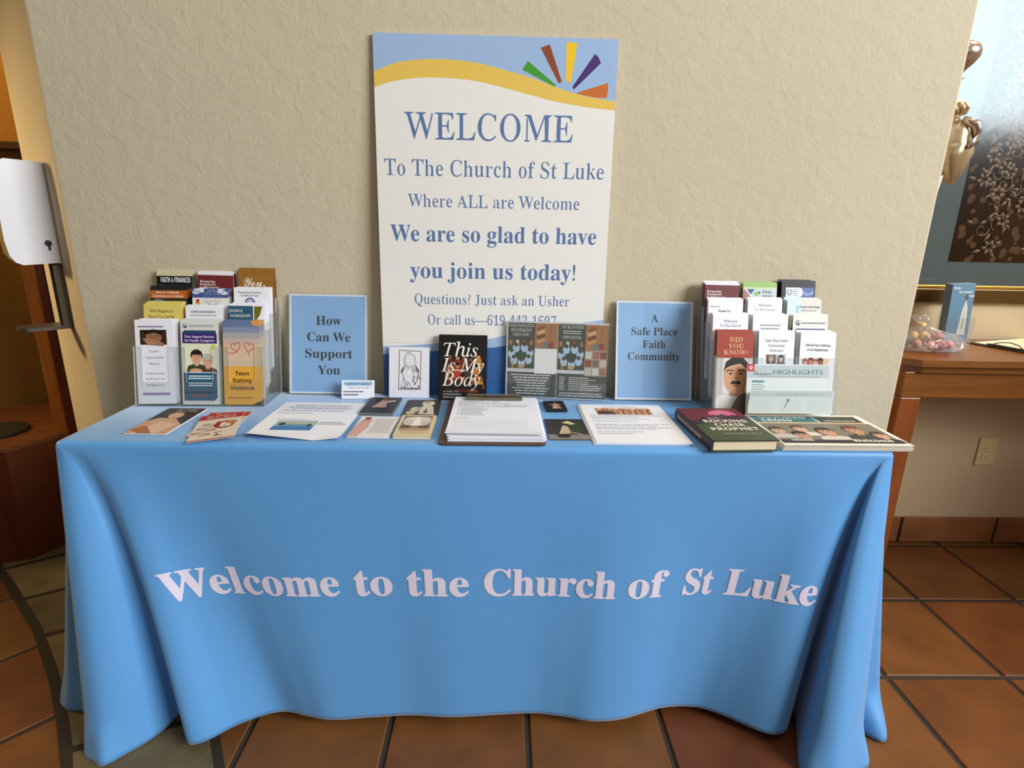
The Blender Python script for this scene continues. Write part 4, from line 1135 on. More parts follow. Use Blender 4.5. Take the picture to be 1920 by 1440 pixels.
def chaplet(p, w, h, red):
    p.rect(0, h - .034, w, h, red, 1); p.text('The Chaplet of', w / 2, h - .015, .066, .0075, '#f0d8c8', 'bital', 2); p.text('Divine Mercy', w / 2, h - .028, .064, .0080, '#f0d8c8', 'bital', 2)
    p.rect(.003, .006, w - .003, h - .036, '#d8cbb8', 1); p.rect(0, 0, w, .006, '#982a34', 1)
    rr = random.Random(3)
    pts = [(.018 + .022 * math.sin(k * 1.1) + .0012 * k, .030 + .0045 * k) for k in range(18)]
    p.line(smooth_pts(pts, 3), .0032, '#702830', 2)
    p.line(smooth_pts([(.052, .018), (.058, .030), (.050, .040), (.064, .046)], 3), .003, '#702830', 2); p.line([(.050, .024), (.068, .020)], .003, '#702830', 2)
    p.ell(.062, .092, .022, .026, '#a04434', 3); p.ell(.064, .090, .013, .017, '#e4d4c4', 4); p.ell(.048, .094, .006, .022, '#8c1c24', 5); p.ell(.076, .104, .012, .012, '#b08048', 5); p.poly([(.058, .074), (.070, .074), (.064, .098)], '#b8b0a8', 6)


for nm, O, a, red, lab in (('leaflet', (-.6335, -.4095, ZC), 0.0, '#b03c24', 'orange red prayer leaflet lying under its crimson twin'), ('leaflet', (-.6110, -.4460, ZC + .0018), .03, '#a0242c', 'crimson headed prayer leaflet with a drawn rosary, overhanging the table edge')):
    mb, p = sheet(.096, .170, .0013, paper('#d8d0c8')); chaplet(p, .096, .170, red); o = mb.build(nm)
    if 'twin' in lab: o.matrix_world = frame(O, (1, -.02, 0), (.5, .87, 0)); o.matrix_world = frame((-.634, -.4095, ZC), (.989, .15, 0), (-.05, 1, 0))
    else: o.matrix_world = frame((-.6110, -.4460, ZC + .0022), (.985, .30, .055), (-.36, 1, .012))
    tag(o, lab, 'leaflet', None)

# flyers, gently curling at their front corners
def curl_sheet(W, H, t, curl, m, paint=None, nx=22, ny=28, name='flyer'):
    mb = MB(); fz = lambda u, v: curl(u, v)
    vs = [(W * i / nx, H * j / ny, fz(W * i / nx, H * j / ny) + q) for q in (t, 0) for j in range(ny + 1) for i in range(nx + 1)]
    n1 = (nx + 1) * (ny + 1); fs = []
    for j in range(ny):
        for i in range(nx):
            a = j * (nx + 1) + i; fs.append((a, a + 1, a + nx + 2, a + nx + 1)); fs.append((n1 + a, n1 + a + nx + 1, n1 + a + nx + 2, n1 + a + 1))
    rim = [i for i in range(nx + 1)] + [(j + 1) * (nx + 1) + nx for j in range(ny)] + [ny * (nx + 1) + nx - 1 - i for i in range(nx)] + [(ny - 1 - j) * (nx + 1) for j in range(ny - 1)]
    fs += [(n1 + rim[i], n1 + rim[(i + 1) % len(rim)], rim[(i + 1) % len(rim)], rim[i]) for i in range(len(rim))]
    mb.add(vs, fs, m)
    p = Page(mb, lambda u, v, q: (u, v, fz(u, v) + q), t + .0001)
    if paint: paint(p)
    return mb


PW2 = paper('#eef0f8', .6)


def pt_flyer(p):
    p.bars(.030, .238, .190, .246, 1, '#6a6a74', .5, 1, .1, True, 2); p.bars(.022, .214, .196, .232, 2, '#8a8a98', .4, 1, .15, True, 3); p.bars(.016, .196, .180, .208, 1, '#9a9aa8', .4, 1, .1, False, 4); p.bars(.010, .178, .110, .186, 1, '#8a8a98', .4, 1, .1, False, 5)
    p.rect(.040, .060, .135, .125, '#8cb0c8', 1); p.rect(.040, .060, .135, .086, '#3c7ab8', 2); p.rect(.046, .098, .130, .118, '#b8b8a0', 2); p.ell(.056, .100, .008, .010, '#2c3444', 3); p.ell(.122, .094, .006, .010, '#4c3c34', 3); p.rect(.062, .088, .116, .100, '#6c94b0', 3)
    p.bars(.142, .112, .200, .120, 1, '#70707c', .5, 1, .1, False, 6); p.bars(.138, .098, .206, .110, 2, '#70707c', .4, 1, .1, False, 7); p.bars(.030, .132, .110, .138, 1, '#70707c', .45, 1, .1, False, 8)


mb = curl_sheet(.216, .272, .0003, lambda u, v: .016 * max(0, 1 - v / .05) ** 2 * max(0, 1 - u / .16) + .006 * max(0, (u - .17) / .046) * max(0, 1 - v / .06) ** 2, PW2, pt_flyer)
o = mb.build('flyer'); o.matrix_world = frame((-.5130, -.4130, ZC + .0002), (1, -.005, 0), (0, 1, 0)); tag(o, 'white flyer with a small blue photo, its front corners curling up', 'flyer')

rr = random.Random(5)


def card_stack(name, n, O, U, V, w, h, t, paint, lab, lab2, cat, pc='#e8e4dc', jit=.0012, step=None):
    mb, p = sheet(w, h, t, paper(pc)); paint(p, w, h); first = None; step = step or t + .00005
    top = frame(O, U, V)
    for k in range(n):
        z = (n - 1 - k) * step; J = Matrix.Translation((0, 0, z)) @ top
        if k == 0: o = mb.build(name); first = o; o.matrix_world = J; tag(o, lab, cat)
        else:
            o = first.copy(); COL.objects.link(o)
            o.matrix_world = Matrix.Translation((rr.uniform(-jit, jit), rr.uniform(-jit, jit) + .0004 * k * 0, z)) @ top; tag(o, lab2, cat, lab2)


def pc_dark(p, w, h):
    p.rect(0, 0, w, h, '#2e3036', 1); p.poly([(.020, .045), (.058, .045), (.050, .105), (.036, .112)], '#b09490', 2); p.ell(.042, .112, .008, .010, '#8a5a48', 3, 12); p.poly([(.050, .100), (.074, .108), (.072, .098), (.052, .086)], '#c8bcb8', 3); p.poly([(.030, .046), (.044, .046), (.044, .090)], '#c8988a', 3)


def pc_pink(p, w, h):
    p.rect(0, 0, w, h, '#e4e0de', 1); p.poly([(0, 0), (.022, 0), (.034, .060), (.030, .105), (.018, .118), (.008, .108), (0, .060)], '#d0a498', 2); p.ell(.020, .120, .008, .010, '#8a4c3c', 3, 12); p.poly([(.004, .100), (.026, .110), (.040, .104), (.024, .098)], '#c49488', 3)
    p.bars(.038, .020, .090, .120, 13, '#9a9694', .34, 2, .2, True, 9)


def pc_madonna(p, w, h):
    p.rect(0, 0, w, h, '#3e3a38', 1); p.poly([(.036, .014), (.076, .008), (.070, .070), (.050, .100), (.038, .070)], '#d4cab0', 2); p.ell(.054, .100, .017, .022, '#d8d2bc', 2); p.ell(.050, .112, .009, .010, '#a89070', 3, 12); p.ell(.026, .050, .014, .020, '#c8bea4', 3); p.ell(.016, .022, .012, .016, '#beb296', 3); p.poly([(.046, .02), (.058, .02), (.054, .06)], '#5a5448', 4); p.line([(.030, .066), (.036, .040), (.030, .020)], .002, '#6a6050', 4)


def pc_beige(p, w, h):
    p.rect(0, 0, w, h, '#d8c49a', 1); p.rect(.007, .030, w - .007, h - .006, '#8a7460', 2); p.ell(.042, .092, .034, .034, '#c8bcae', 3); p.ell(.030, .110, .018, .012, '#d8d0c4', 4); p.ell(.058, .108, .016, .014, '#d4ccc0', 4); p.poly([(.032, .062), (.052, .062), (.050, .104), (.043, .124), (.036, .108)], '#ece6da', 5)
    for x in (.014, .024, .056, .066): p.ell(x, .052, .008, .010, '#5a3e2e', 5, 10)
    p.rect(.007, .030, w - .007, .046, '#a89070', 5); p.bars(.012, .008, .072, .026, 2, '#a08454', .4, 2, .2, True)


def pc_mini(p, w, h):
    p.rect(0, 0, w, h, '#0c0c10', 1); p.poly([(.014, .010), (.040, .010), (.032, .052), (.024, .052)], '#b88a74', 2); p.ell(.028, .056, .005, .006, '#8a5844', 3, 10); p.poly([(.008, .042), (.026, .050), (.046, .042), (.028, .038)], '#c8a084', 3); p.poly([(.020, .010), (.026, .010), (.027, .040)], '#d8c0ae', 4)


def pc_knight(p, w, h):
    p.rect(0, 0, w, h, '#2c2826', 1); p.rect(0, 0, w, .028, '#8a8078', 2); p.poly([(.026, .030), (.062, .036), (.050, .086), (.040, .088)], '#c8b090', 3); p.poly([(.052, .030), (.088, .050), (.084, .110), (.056, .112)], '#2e3a1e', 3); p.poly([(.040, .108), (.062, .094), (.074, .100), (.056, .122)], '#d8c49c', 4); p.ell(.036, .020, .016, .012, '#1a1410', 4); p.line([(.060, .040), (.080, .030)], .003, '#d8c8a8', 5)


card_stack('prayer_card', 7, (-.2935, -.2380, ZC), (1, -.02, 0), (.16, 1, 0), .083, .132, .0008, pc_dark, 'dark prayer card with a pale robed figure, on top of the back stack', 'prayer card under the dark robed figure card', 'card', '#8a8a86')
card_stack('prayer_card', 6, (-.2810, -.3980, ZC), (1, -.01, 0), (0, 1, 0), .093, .136, .0008, pc_pink, 'prayer card with a pink robe beside a block of text, topmost of its stack', 'prayer card under the pink robe and text card', 'card', '#f0eeee')
card_stack('prayer_card', 4, (-.1820, -.2480, ZC), (1, .02, 0), (0, 1, 0), .083, .132, .0008, pc_madonna, 'dark card of a cream robed woman and children, topmost of its stack', 'card under the cream robed woman card', 'card', '#4a4440', .006)
card_stack('prayer_card', 9, (-.1780, -.3990, ZC), (1, .01, 0), (0, 1, 0), .083, .138, .0010, pc_beige, 'beige bordered prayer card of a white figure in clouds, topmost of its stack', 'beige card under the white figure in clouds card', 'card', '#e4d6b4', .0008)
card_stack('holy_card', 7, (.1835, -.1960, ZC), (1, .06, 0), (.04, 1, 0), .053, .078, .0009, pc_mini, 'tiny black card with a small glowing figure, topmost of a little pile', 'tiny card under the black glowing figure card', 'card', '#20302c', .0018)
card_stack('prayer_card', 3, (.1735, -.3920, ZC), (1, .02, 0), (0, 1, 0), .094, .136, .0007, pc_knight, 'dark painted landscape card beside the clipboard, with a pale figure among green', 'card under the dark painted landscape card', 'card', '#6a645c', .002)

# clipboard with packets of forms
e = thing('clipboard', 'brown clipboard under a thick pile of white forms at the table edge', 'clipboard', frame((-.0745, -.4330, ZC), (1, .01, 0), (0, 1, 0)))
mb = MB(); r = .012; pts = []
for cx_, cy_, a0 in ((.238 - r, r, -90), (.238 - r, .322 - r, 0), (r, .322 - r, 90), (r, r, 180)):
    pts += [(cx_ + r * math.cos(math.radians(a0 + q)), cy_ + r * math.sin(math.radians(a0 + q))) for q in (0, 30, 60, 90)]
mb.prism(pts, lambda u, v, q: (u, v, q), 0, .0032, wood_mat('hardboard', '#4a3424', '#5c4430', 'Y', 3, .5)); mb.build('board', e)
CLM = mat('#8c8674', .35, .85, var=.05)
mb = MB(); prof = [(.262, .0235), (.268, .0262), (.280, .0268), (.296, .024), (.300, .012), (.301, .0034)]
for i in range(len(prof) - 1):
    (y0, z0), (y1, z1) = prof[i], prof[i + 1]
    mb.add([(.046, y0, z0), (.196, y0, z0), (.196, y1, z1), (.046, y1, z1), (.046, y0, z0 - .001), (.196, y0, z0 - .001), (.196, y1, z1 - .001), (.046, y1, z1 - .001)], [(0, 1, 2, 3), (7, 6, 5, 4), (0, 3, 7, 4), (1, 5, 6, 2), (0, 4, 5, 1), (2, 6, 7, 3)], CLM)
mb.tube([(.050, .291, .028), (.192, .291, .028)], .0028, CLM, 10)
mb.build('clip', e, label='grey metal clip')


def pt_form(p, w, h):
    c = '#70707c'
    p.bars(.040, .252, .180, .258, 1, c, .5, 1, .1, True, 1)
    for k, (a, b_) in enumerate(((.236, .080), (.228, .060), (.218, .150), (.206, .055), (.196, .150))): p.bars(.012, a, b_, a + .005, 1, c, .5, 1, .05, False, 10 + k)
    p.bars(.130, .206, .200, .211, 1, c, .5, 1, .05, False, 22); p.bars(.100, .236, .120, .241, 1, c, .5, 1, .05, False, 23); p.bars(.108, .196, .190, .201, 1, c, .5, 1, .05, False, 24)
    for k in range(7): p.bars(.022, .184 - k * .0095, .090, .189 - k * .0095, 1, c, .5, 1, .35, False, 30 + k); p.rect(.014, .1845 - k * .0095, .018, .1885 - k * .0095, '#b0b0bc', 1)
    p.bars(.012, .106, .050, .111, 1, c, .5, 1, .05, False, 40)
    for v in (.090, .074, .058, .042): p.line([(.012, v), (.185, v)], .0009, '#8a8a9a', 1)


zz = ZC + .0036
for k in range(6):
    a = (5 - k)
    t = .0026 if k < 5 else .0030
    lab = ['', '', '', '', '', 'printed form with blank lines and check boxes, topmost on the clipboard'][k] or 'packet of white forms in the pile beneath the top form'
    curlf = (lambda u, v: .0) if k < 5 else (lambda u, v: .0035 * max(0, 1 - v / .04) ** 2)
    mb = curl_sheet(.216, .279, t, curlf, paper('#eceef8', .6), (lambda p: pt_form(p, .216, .279)) if k == 5 else None, 14, 18)
    o = mb.build('form'); o.matrix_world = frame(((-.054, -.050, -.0545, -.051, -.056, -.0600)[k], -.4190 + (.0, .001, .0005, .002, .003, .003)[k], zz), (1, (.012, .02, .008, .016, .0, -.004)[k], 0), (0, 1, 0)); zz += t + .0002
    tag(o, lab, 'form', None if k == 5 else lab)


def pt_lib(p, w, h):
    p.text("St. Luke's Lending Library", .108, .258, .092, .0052, '#3a3a42', 'sansb', 2, res=2)
    p.rect(.036, .196, .180, .246, '#b8835a', 1)
    for k in range(14): p.rect(.090 + k * .0064, .198, .0955 + k * .0064, .224 + (k * 7 % 5) * .002, ['#a8683c', '#d8b080', '#8a4a2c', '#c89868', '#b07848'][k % 5], 2)
    p.poly([(.036, .196), (.086, .196), (.078, .222), (.042, .224)], '#5a3a34', 3); p.rect(.036, .228, .180, .246, '#a06848', 2)
    for k in range(9): p.rect(.040 + k * .015, .230, .052 + k * .015, .243, ['#d8b890', '#b88058', '#c8a078'][k % 3], 3)
    for k, (v, l) in enumerate(((.184, .20), (.174, .14), (.160, .17), (.142, .13), (.118, .20), (.108, .17), (.096, .20), (.086, .16), (.068, .13), (.056, .10))): p.bars(.014, v, l, v + .006, 1, '#70707a', .45, 1, .05, False, 60 + k)


for k in range(5):
    if k == 0: mb, p = sheet(.216, .279, .0009, PW2); pt_lib(p, .216, .279); first = mb.build('flyer'); o = first; lab = 'white lending library flyer with a brown bookshelf photo, topmost of its pile'
    else: o = first.copy(); COL.objects.link(o); lab = 'flyer in the pile beneath the lending library sheet'
    o.matrix_world = frame((.2770 - .0016 * k, -.4180 + .0012 * (k % 2), ZC + (4 - k) * .00095), (1, .01, 0), (-.01 + .004 * k, 1, 0)); tag(o, lab, 'flyer', None if k == 0 else lab)

# the hardcover novel
e = thing('hardcover_book', 'thick hardcover novel with a pink sun over dark mountains, lying beside newspapers', 'book', frame((.5215, -.4520, ZC), (1, .055, 0), (-.055, 1, 0)))
BW, BH, BT = .150, .222, .0265
GRN = mat('#3f4a30', .4, var=.1); PUR = mat('#3c2c3e', .4, var=.1)
mb = MB()
mb.box((0, 0, 0), (BW, BH, .0026), GRN); mb.box((0, 0, BT - .0026), (BW, BH, BT), GRN)
rows_ = []
for v in (0, BH): rows_.append([( -.004 * math.sin(math.pi * q / 8), v, BT * q / 8) for q in range(9)] + [(.0026, v, BT * (8 - q) / 8) for q in range(9)])
mb.rings(rows_, PUR)
p = Page(mb, lambda u, v, q: (u, v, q), BT)
p.rect(0, .120, BW, BH, '#6a3038', 1); p.ell(.098, .176, .034, .028, '#d0648c', 2)
p.poly([(0, .105), (BW, .105), (BW, .160), (.134, .158), (.122, .170), (.108, .162), (.096, .176), (.082, .166), (.070, .170), (.054, .150), (.040, .154), (.020, .132), (0, .128)], '#3a2a3c', 3)
p.poly([(0, 0), (BW, 0), (BW, .128), (.110, .118), (.070, .104), (.030, .110), (0, .098)], '#434e34', 4)
CR = '#e8e2d4'
p.text('THE', .060, .140, .026, .0070, CR, 'sans', 6)
for t, v, w_ in (('ROCKING', .114, .104), ('CHAIR', .0875, .072), ('PROPHET', .0610, .112)): p.text(t, .082, v, w_, .0185, CR, 'sansb', 6)
p.text('MATTHEW KELLY', .086, .0360, .088, .0085, '#b8b09c', 'sans', 6)
sp = Page(mb, lambda u, v, q: (-.0043 - q, u, v), 0.0)
V, F, bb = text_geo('THE ROCKING CHAIR PROPHET', 'sans'); sx = .150 / (bb[2] - bb[0])
mb.add([(-.0046, .200 - (x - bb[0]) * sx, .0095 + y * .0115) for x, y in V], F, ink(CR))
mb.build('cover', e)
mb = MB(); mb.box((.003, .004, .0028), (BW - .004, BH - .004, BT - .0028), mat('#e6d8b8', .8, var=.10, scale=500)); mb.build('page_block', e, label='cream page block')

# newspapers
def pt_news(p, w, h):
    p.rect(.006, .150, .162, .194, '#4a7c80', 1); p.text('SOUTHERN', .084, .175, .118, .0170, '#e4ecea', 'sansb', 2); p.text('CROSS', .062, .156, .074, .0160, '#e4ecea', 'sansb', 2); p.text('THE', .014, .176, .016, .007, '#e4ecea', 'sansb', 2); p.rect(.166, .150, .274, .194, '#3a3c34', 1); p.text('WITHPARISH', .220, .157, .076, .0080, '#d8d4c4', 'sansb', 2)
    p.rect(.006, .142, .274, .149, '#c8b088', 1)
    p.rect(.006, .012, .280, .141, '#7c7468', 1)
    for x, y, r, sk, hr, sh in ((.030, .092, .022, '#c8a088', '#4a3424', '#bcb6b0'), (.088, .104, .021, '#d0a88c', '#5a4030', '#d8d0c4'), (.072, .060, .024, '#b88c70', '#2a1c14', '#8a8078'), (.142, .084, .026, '#c09478', '#3c2a20', '#cfc8c0'), (.214, .096, .027, '#b88a6c', '#5c4434', '#3a3a38'), (.256, .062, .022, '#c49c84', '#443028', '#26282a')): p.bust(x, y, r, sk, hr, sh, 2 + int(x * 12), base=max(.012, y - 2.2 * r))
    p.rect(.006, .012, .280, .030, '#26282a', 11); p.text('Welcome', .214, .018, .092, .0150, '#eceae4', 'sansb', 12); p.rect(.030, .022, .080, .034, '#a8a49c', 12)


zz = ZC
mb, p = sheet(.291, .205, .0026, paper('#e6e0d4', .7)); pt_news(p, .291, .205)
for k in (.0013,): mb.box((.0002, -.0003, k), (.2908, 0, k + .0004), mat('#7a7468', .8))
for k in range(4):
    if k == 0: o = mb.build('newspaper'); first = o; lab = 'folded newspaper with faces and a teal masthead, topmost of the pile by the table corner'
    else: o = first.copy(); COL.objects.link(o); lab = 'folded newspaper lower in the pile under the top one'
    o.matrix_world = frame((.6870 + (.0, -.002, .001, -.003)[k], -.4380 + (.0, .001, .0015, .0)[k], ZC + (3 - k) * .0036), (1, (.012, .018, .008, .014)[k], 0), (-.02, 1, 0)); tag(o, lab, 'newspaper', None if k == 0 else lab)


def pt_high(p, w, h):
    p.rect(.002, h - .034, w - .002, h - .003, '#b4c2c4', 1); p.rect(.001, h - .018, .019, h, '#c41e30', 3); p.ell(.010, h - .009, .005, .005, '#f0d8d8', 4, 10); p.line([(.005, h - .013), (.010, h - .007), (.015, h - .012)], .0018, '#c41e30', 5)
    p.text('Summer', .040, h - .0275, .048, .0110, '#6a8488', 'script', 4); p.text('HIGHLIGHTS', .134, h - .0250, .130, .0120, '#5a7a84', 'sans', 4); p.bars(.030, h - .033, .200, h - .0295, 1, '#8a9494', .4, 4, .05)
    p.rect(.014, h - .046, .046, h - .041, '#4a8494', 2)
    for k in range(5): p.bars(.014, h - .054 - k * .006, .050, h - .049 - k * .006, 1, '#8a9298', .4, 2, .2, False, k)


mb, p = sheet(.216, .140, .0006, paper('#d4dcdc')); pt_high(p, .216, .140)
o = mb.build('newsletter'); o.matrix_world = frame((.6905, -.2275 + .0020, ZC + .0005), (1, .026, 0), (0, .175, 1)) 
o.matrix_world = frame((.6880, -.2300, ZT - .040 + .0008 + .041), (1, .03, 0), (0, .20, .98))
tag(o, 'summer highlights newsletter standing upright against the right hand brochure holder', 'newsletter')
fold = lambda u, v: .020 * (v / .09) ** 2
mb = curl_sheet(.216, .060, .0004, lambda u, v: -.022 * (v / .060) * (1 - v / .060), paper('#aebaba'), lambda p: (p.rect(.006, .046, .210, .056, '#9cacac', 1), p.text('HIGHLIGHTS', .128, .047, .120, .008, '#8a9a9c', 'sans', 3), p.bars(.012, .006, .070, .040, 5, '#aab6b8', .4, 1, .2), p.bars(.082, .006, .140, .040, 5, '#aab6b8', .4, 1, .2, False, 3), p.bars(.150, .006, .206, .040, 5, '#aab6b8', .4, 1, .2, False, 4), p.ell(.100, .036, .004, .005, '#5a6468', 2, 10), p.line([(.098, .032), (.094, .016)], .0016, '#5a6468', 2)))  # paper greyed to put the underside's shade into its colour
mb.v = [(x + .30 * y, y, z) for x, y, z in mb.v]   # the flap has slewed to the right
o = mb.build('newsletter'); o.matrix_world = frame((.6760, -.2660, ZT + .0285), (1, .02, 0), (.52, .46, .66))
tag(o, 'curled newsletter sheet greyed as if shaded, flopping over the back of the newspapers', 'newsletter')
# ------------------------------------------------------------------ console table by the far wall
CW = wood_mat('console_wood', '#6e3f18', '#8a5424', 'X', 3.0, .30); CWZ = wood_mat('console_leg_wood', '#7a3e16', '#8e4c1e', 'Z', 3.0, .32)
e = thing('console_table', 'brown wooden console table along the far wall', 'console table', Matrix.Translation((0, 0, 0)))
mb = MB(); mb.prism([(1.345, .060), (2.74, .060), (2.74, .433), (1.290, .433), (1.290, .110)], lambda x, y, z: (x, y, z), .822, .8425, CW); mb.build('tabletop', e, bevel=.002)
mb = MB(); mb.prism([(1.360, .074), (2.72, .074), (2.72, .430), (1.305, .430), (1.305, .120)], lambda x, y, z: (x, y, z), .800, .8215, CW); mb.build('moulding', e, bevel=.003)
mb = MB(); mb.box((1.318, .086, .717), (2.70, .106, .7995), CW); mb.box((1.318, .106, .717), (1.340, .43, .7995), CW); mb.build('apron', e, bevel=.002)
for x in (1.318, 2.63):
    for y in (.084, .36):
        mb = MB(); mb.box((x, y, 0), (x + .066, y + .066, .7165 if y < .1 else .7165), CWZ); mb.build('leg', e, bevel=.003)

# pamphlet holder with blue pamphlets
mw = frame((1.598, .315, .8430), (.97, -.06, 0), (.06, 1, 0)); e = thing('pamphlet_holder', 'small clear plastic holder of blue pamphlets on the console', 'pamphlet holder', mw)
for a, b_, nm in (((0, 0, 0), (.095, .002, .095), 'front_panel'), ((0, .046, 0), (.095, .048, .120), 'back_panel'), ((0, .002, 0), (.002, .046, .095), 'side_panel'), ((.093, .002, 0), (.095, .046, .095), 'side_panel'), ((.002, .002, 0), (.093, .046, .002), 'base')):
    m = MB(); m.box(a, b_, ACR); m.build(nm, e)
mb = MB(); w, h = .075, .205; mb.prism([(0, 0), (w, 0), (w, h), (0, h)], lambda u, v, q: (u, v, q), -.0035, 0, paper('#7a94a8'))
p = Page(mb, lambda u, v, q: (u, v, q), 0.0); p.rect(0, 0, w, h, '#6286a0', 1); p.poly([(.036, .030), (.064, .030), (.060, .120), (.052, .150), (.044, .120)], '#d8d4c8', 2); p.ell(.052, .160, .007, .009, '#4a5868', 3, 12); p.poly([(.047, .050), (.055, .050), (.052, .140)], '#b0a898', 3)
p.text('Pray', .016, .188, .022, .0075, '#eef4f8', 'sansb', 3); p.text('the Rosary', .046, .174, .044, .0070, '#eef4f8', 'sansb', 3); p.text('Daily', .066, .160, .020, .0070, '#eef4f8', 'sansb', 3)
for k in range(8):
    lm = Matrix.Translation((.0098, .0068 + k * .0047, .0030)) @ Matrix.Rotation(math.radians(90 - 2 * 0), 4, 'X') @ Matrix.Rotation(.062 + .002 * (k % 3), 4, 'Z')
    lab = 'blue pamphlet with a white robed figure, front one in the console holder' if k == 0 else 'blue pamphlet packed behind the front one on the console'
    if k == 0: o = mb.build('pamphlet'); first = o
    else: o = first.copy(); COL.objects.link(o)
    o.matrix_world = mw @ lm; tag(o, lab, 'pamphlet', None if k == 0 else lab)

# bag of sweets in crinkled film
rr = random.Random(2)
mb = MB(); R = []; n = 40
for zq, r in ((0, .058), (.006, .085), (.018, .096), (.034, .092), (.050, .074), (.062, .048), (.075, .022), (.085, .010), (.092, .013), (.106, .026), (.112, .024)):
    R.append([(((1.35 if zq < .07 else 1.1) * r * (1 + rr.uniform(-.10, .10)) * math.cos(k * 2 * math.pi / n)) - zq * .35, (.8 * r * (1 + rr.uniform(-.10, .10))) * math.sin(k * 2 * math.pi / n), zq + (rr.uniform(-.004, .004) if zq > .01 else 0)) for k in range(n)])
mb.rings(R, FILM); e = thing('gift_bag', 'crinkled clear plastic bag of sweets tied at the top, on the console', 'bag', Matrix.Translation((1.465, .215, .8445)))
mb.build('film', e)
mb = MB(); mb.lathe([(.011, .078), (.0125, .082), (.0125, .086), (.011, .090)], (-.030, 0, 0), mat('#e0c070', .4), 14); mb.build('tie', e)
for k, (x, y, z, c) in enumerate([(-.05, -.02, .022, '#b88078'), (-.02, -.04, .022, '#e0b0a8'), (.02, -.035, .022, '#a85c60'), (.055, -.02, .022, '#d8948c'), (.0, .01, .022, '#94484c'), (-.06, .02, .022, '#3a3432'), (.045, .02, .022, '#e8c8b8'), (-.03, -.015, .050, '#c8a878'), (.012, -.018, .050, '#b87070'), (-.055, -.005, .048, '#caa05a')]):
    mb = MB(); mb.lathe([(.002, -.020), (.010, -.016), (.004, -.011), (.0125, -.008), (.0155, 0), (.0125, .008), (.004, .011), (.010, .016), (.002, .020)], (0, 0, 0), mat(c, .3), 12)
    o = mb.build('wrapped_sweet', smooth=True); o.matrix_world = Matrix.Translation((1.475 + x - .008, .215 + y, .8445 + z)) @ Matrix.Rotation(1.3 + k, 4, 'Z') @ Matrix.Rotation(1.45, 4, 'Y')
    tag(o, 'twist wrapped sweet in the crinkled clear bag', 'sweet', 'sweets in the clear bag')

# sign up clipboard
mw = frame((1.716, .352, .8432), (.075, -.218, 0), (.218, .075, 0)); e = thing('clipboard', 'dark clipboard with a cream sign up sheet on the console', 'clipboard', mw)
mb = MB(); mb.box((0, 0, 0), (.232, .318, .003), mat('#33241a', .5, var=.1)); mb.build('board', e, bevel=.0008)
mb = MB(); mb.box((.055, .010, .0062), (.170, .030, .0090), mat('#4a4038', .35, .8)); mb.tube([(.070, .024, .010), (.085, .030, .017), (.112, .034, .021), (.140, .030, .017), (.155, .024, .010)], .0018, mat('#6a6058', .3, .9), 8); mb.build('clip', e, bevel=.0008)
mb = curl_sheet(.214, .276, .0008, lambda u, v: .0034, paper('#efe6c8', .7), lambda p: [p.line([(.016, .030 + k * .026), (.20, .030 + k * .026)], .0009, '#8a8068', 1) for k in range(9)] + [p.line(smooth_pts([(.05 + .03 * (k % 3), .036 + k * .026), (.056 + .03 * (k % 3), .048 + k * .026), (.062 + .03 * (k % 3), .034 + k * .026), (.072 + .03 * (k % 3), .046 + k * .026)], 3), .0014, '#4a4a5a', 2) for k in range(8)], 6, 8)
o = mb.build('sign_up_sheet'); o.matrix_world = mw @ Matrix.Translation((.009, .022, 0)); tag(o, 'cream ruled sign up sheet held on the dark clipboard', 'paper')

# wall outlet
e = thing('wall_outlet', 'ivory double power outlet on the wall under the console', 'outlet', frame((1.9335, .4365, .3405), (1, 0, 0), (0, 0, 1)))
IV = mat('#d8c490', .35)
mb = MB(); mb.box((0, 0, 0), (.073, .115, .006), IV); mb.build('cover_plate', e, bevel=.002)
for v in (.036, .079):
    mb = MB(); mb.rings([[(.0365 + .0165 * max(-.92, min(.92, math.cos(a * math.pi / 16))), v + .0150 * math.sin(a * math.pi / 16), z) for a in range(32)] for z in (.0055, .0078)], mat('#e0cf9e', .35)); s_ = mb.build('socket', e)
    mb = MB(); D = mat('#1c140c', .6); mb.box((.0295, v - .001, .0075), (.0312, v + .008, .0081), D); mb.box((.0415, v, .0075), (.0432, v + .007, .0081), D); mb.lathe([(.0022, 0), (.0022, .0006)], (.0365, v - .0065, .0076), D, 10); mb.build('slots', s_)
mb = MB(); mb.lathe([(.003, .0058), (.003, .0068)], (.0365, .0575, 0), mat('#b8a878', .3, .6), 12); mb.build('screw', e)

# framed relief
e = thing('framed_relief', 'large dark bronze floral relief with grey mat in a gilt frame above the console', 'picture', frame((1.20, .4365, .977), (1, 0, 0), (0, 0, 1)))
FWd, FH = 1.60, 1.30
FRM = mat('#5a4018', .35, .5, var=.12, scale=30); GLD = mat('#c89038', .3, .8, var=.1, scale=30)
mb = MB()
for a, b_ in (((0, 0, 0), (FWd, .053, .026)), ((0, FH - .053, 0), (FWd, FH, .026)), ((0, .053, 0), (.053, FH - .053, .026)), ((FWd - .053, .053, 0), (FWd, FH - .053, .026))): mb.box(a, b_, FRM)
mb.build('frame', e, bevel=.006)
mb = MB()
for a, b_ in (((.050, .053, .0), (FWd - .05, .063, .029)), ((.050, FH - .063, 0), (FWd - .05, FH - .053, .029)), ((.053, .06, 0), (.063, FH - .06, .029)), ((FWd - .063, .06, 0), (FWd - .053, FH - .06, .029))): mb.box(a, b_, GLD)
mb.build('gilt_slip', e, bevel=.002)
mb = MB(); mb.box((.053, .053, 0), (FWd - .053, FH - .053, .006), mat('#434c4b', .8, var=.08, scale=6)); mb.build('mat_board', e)
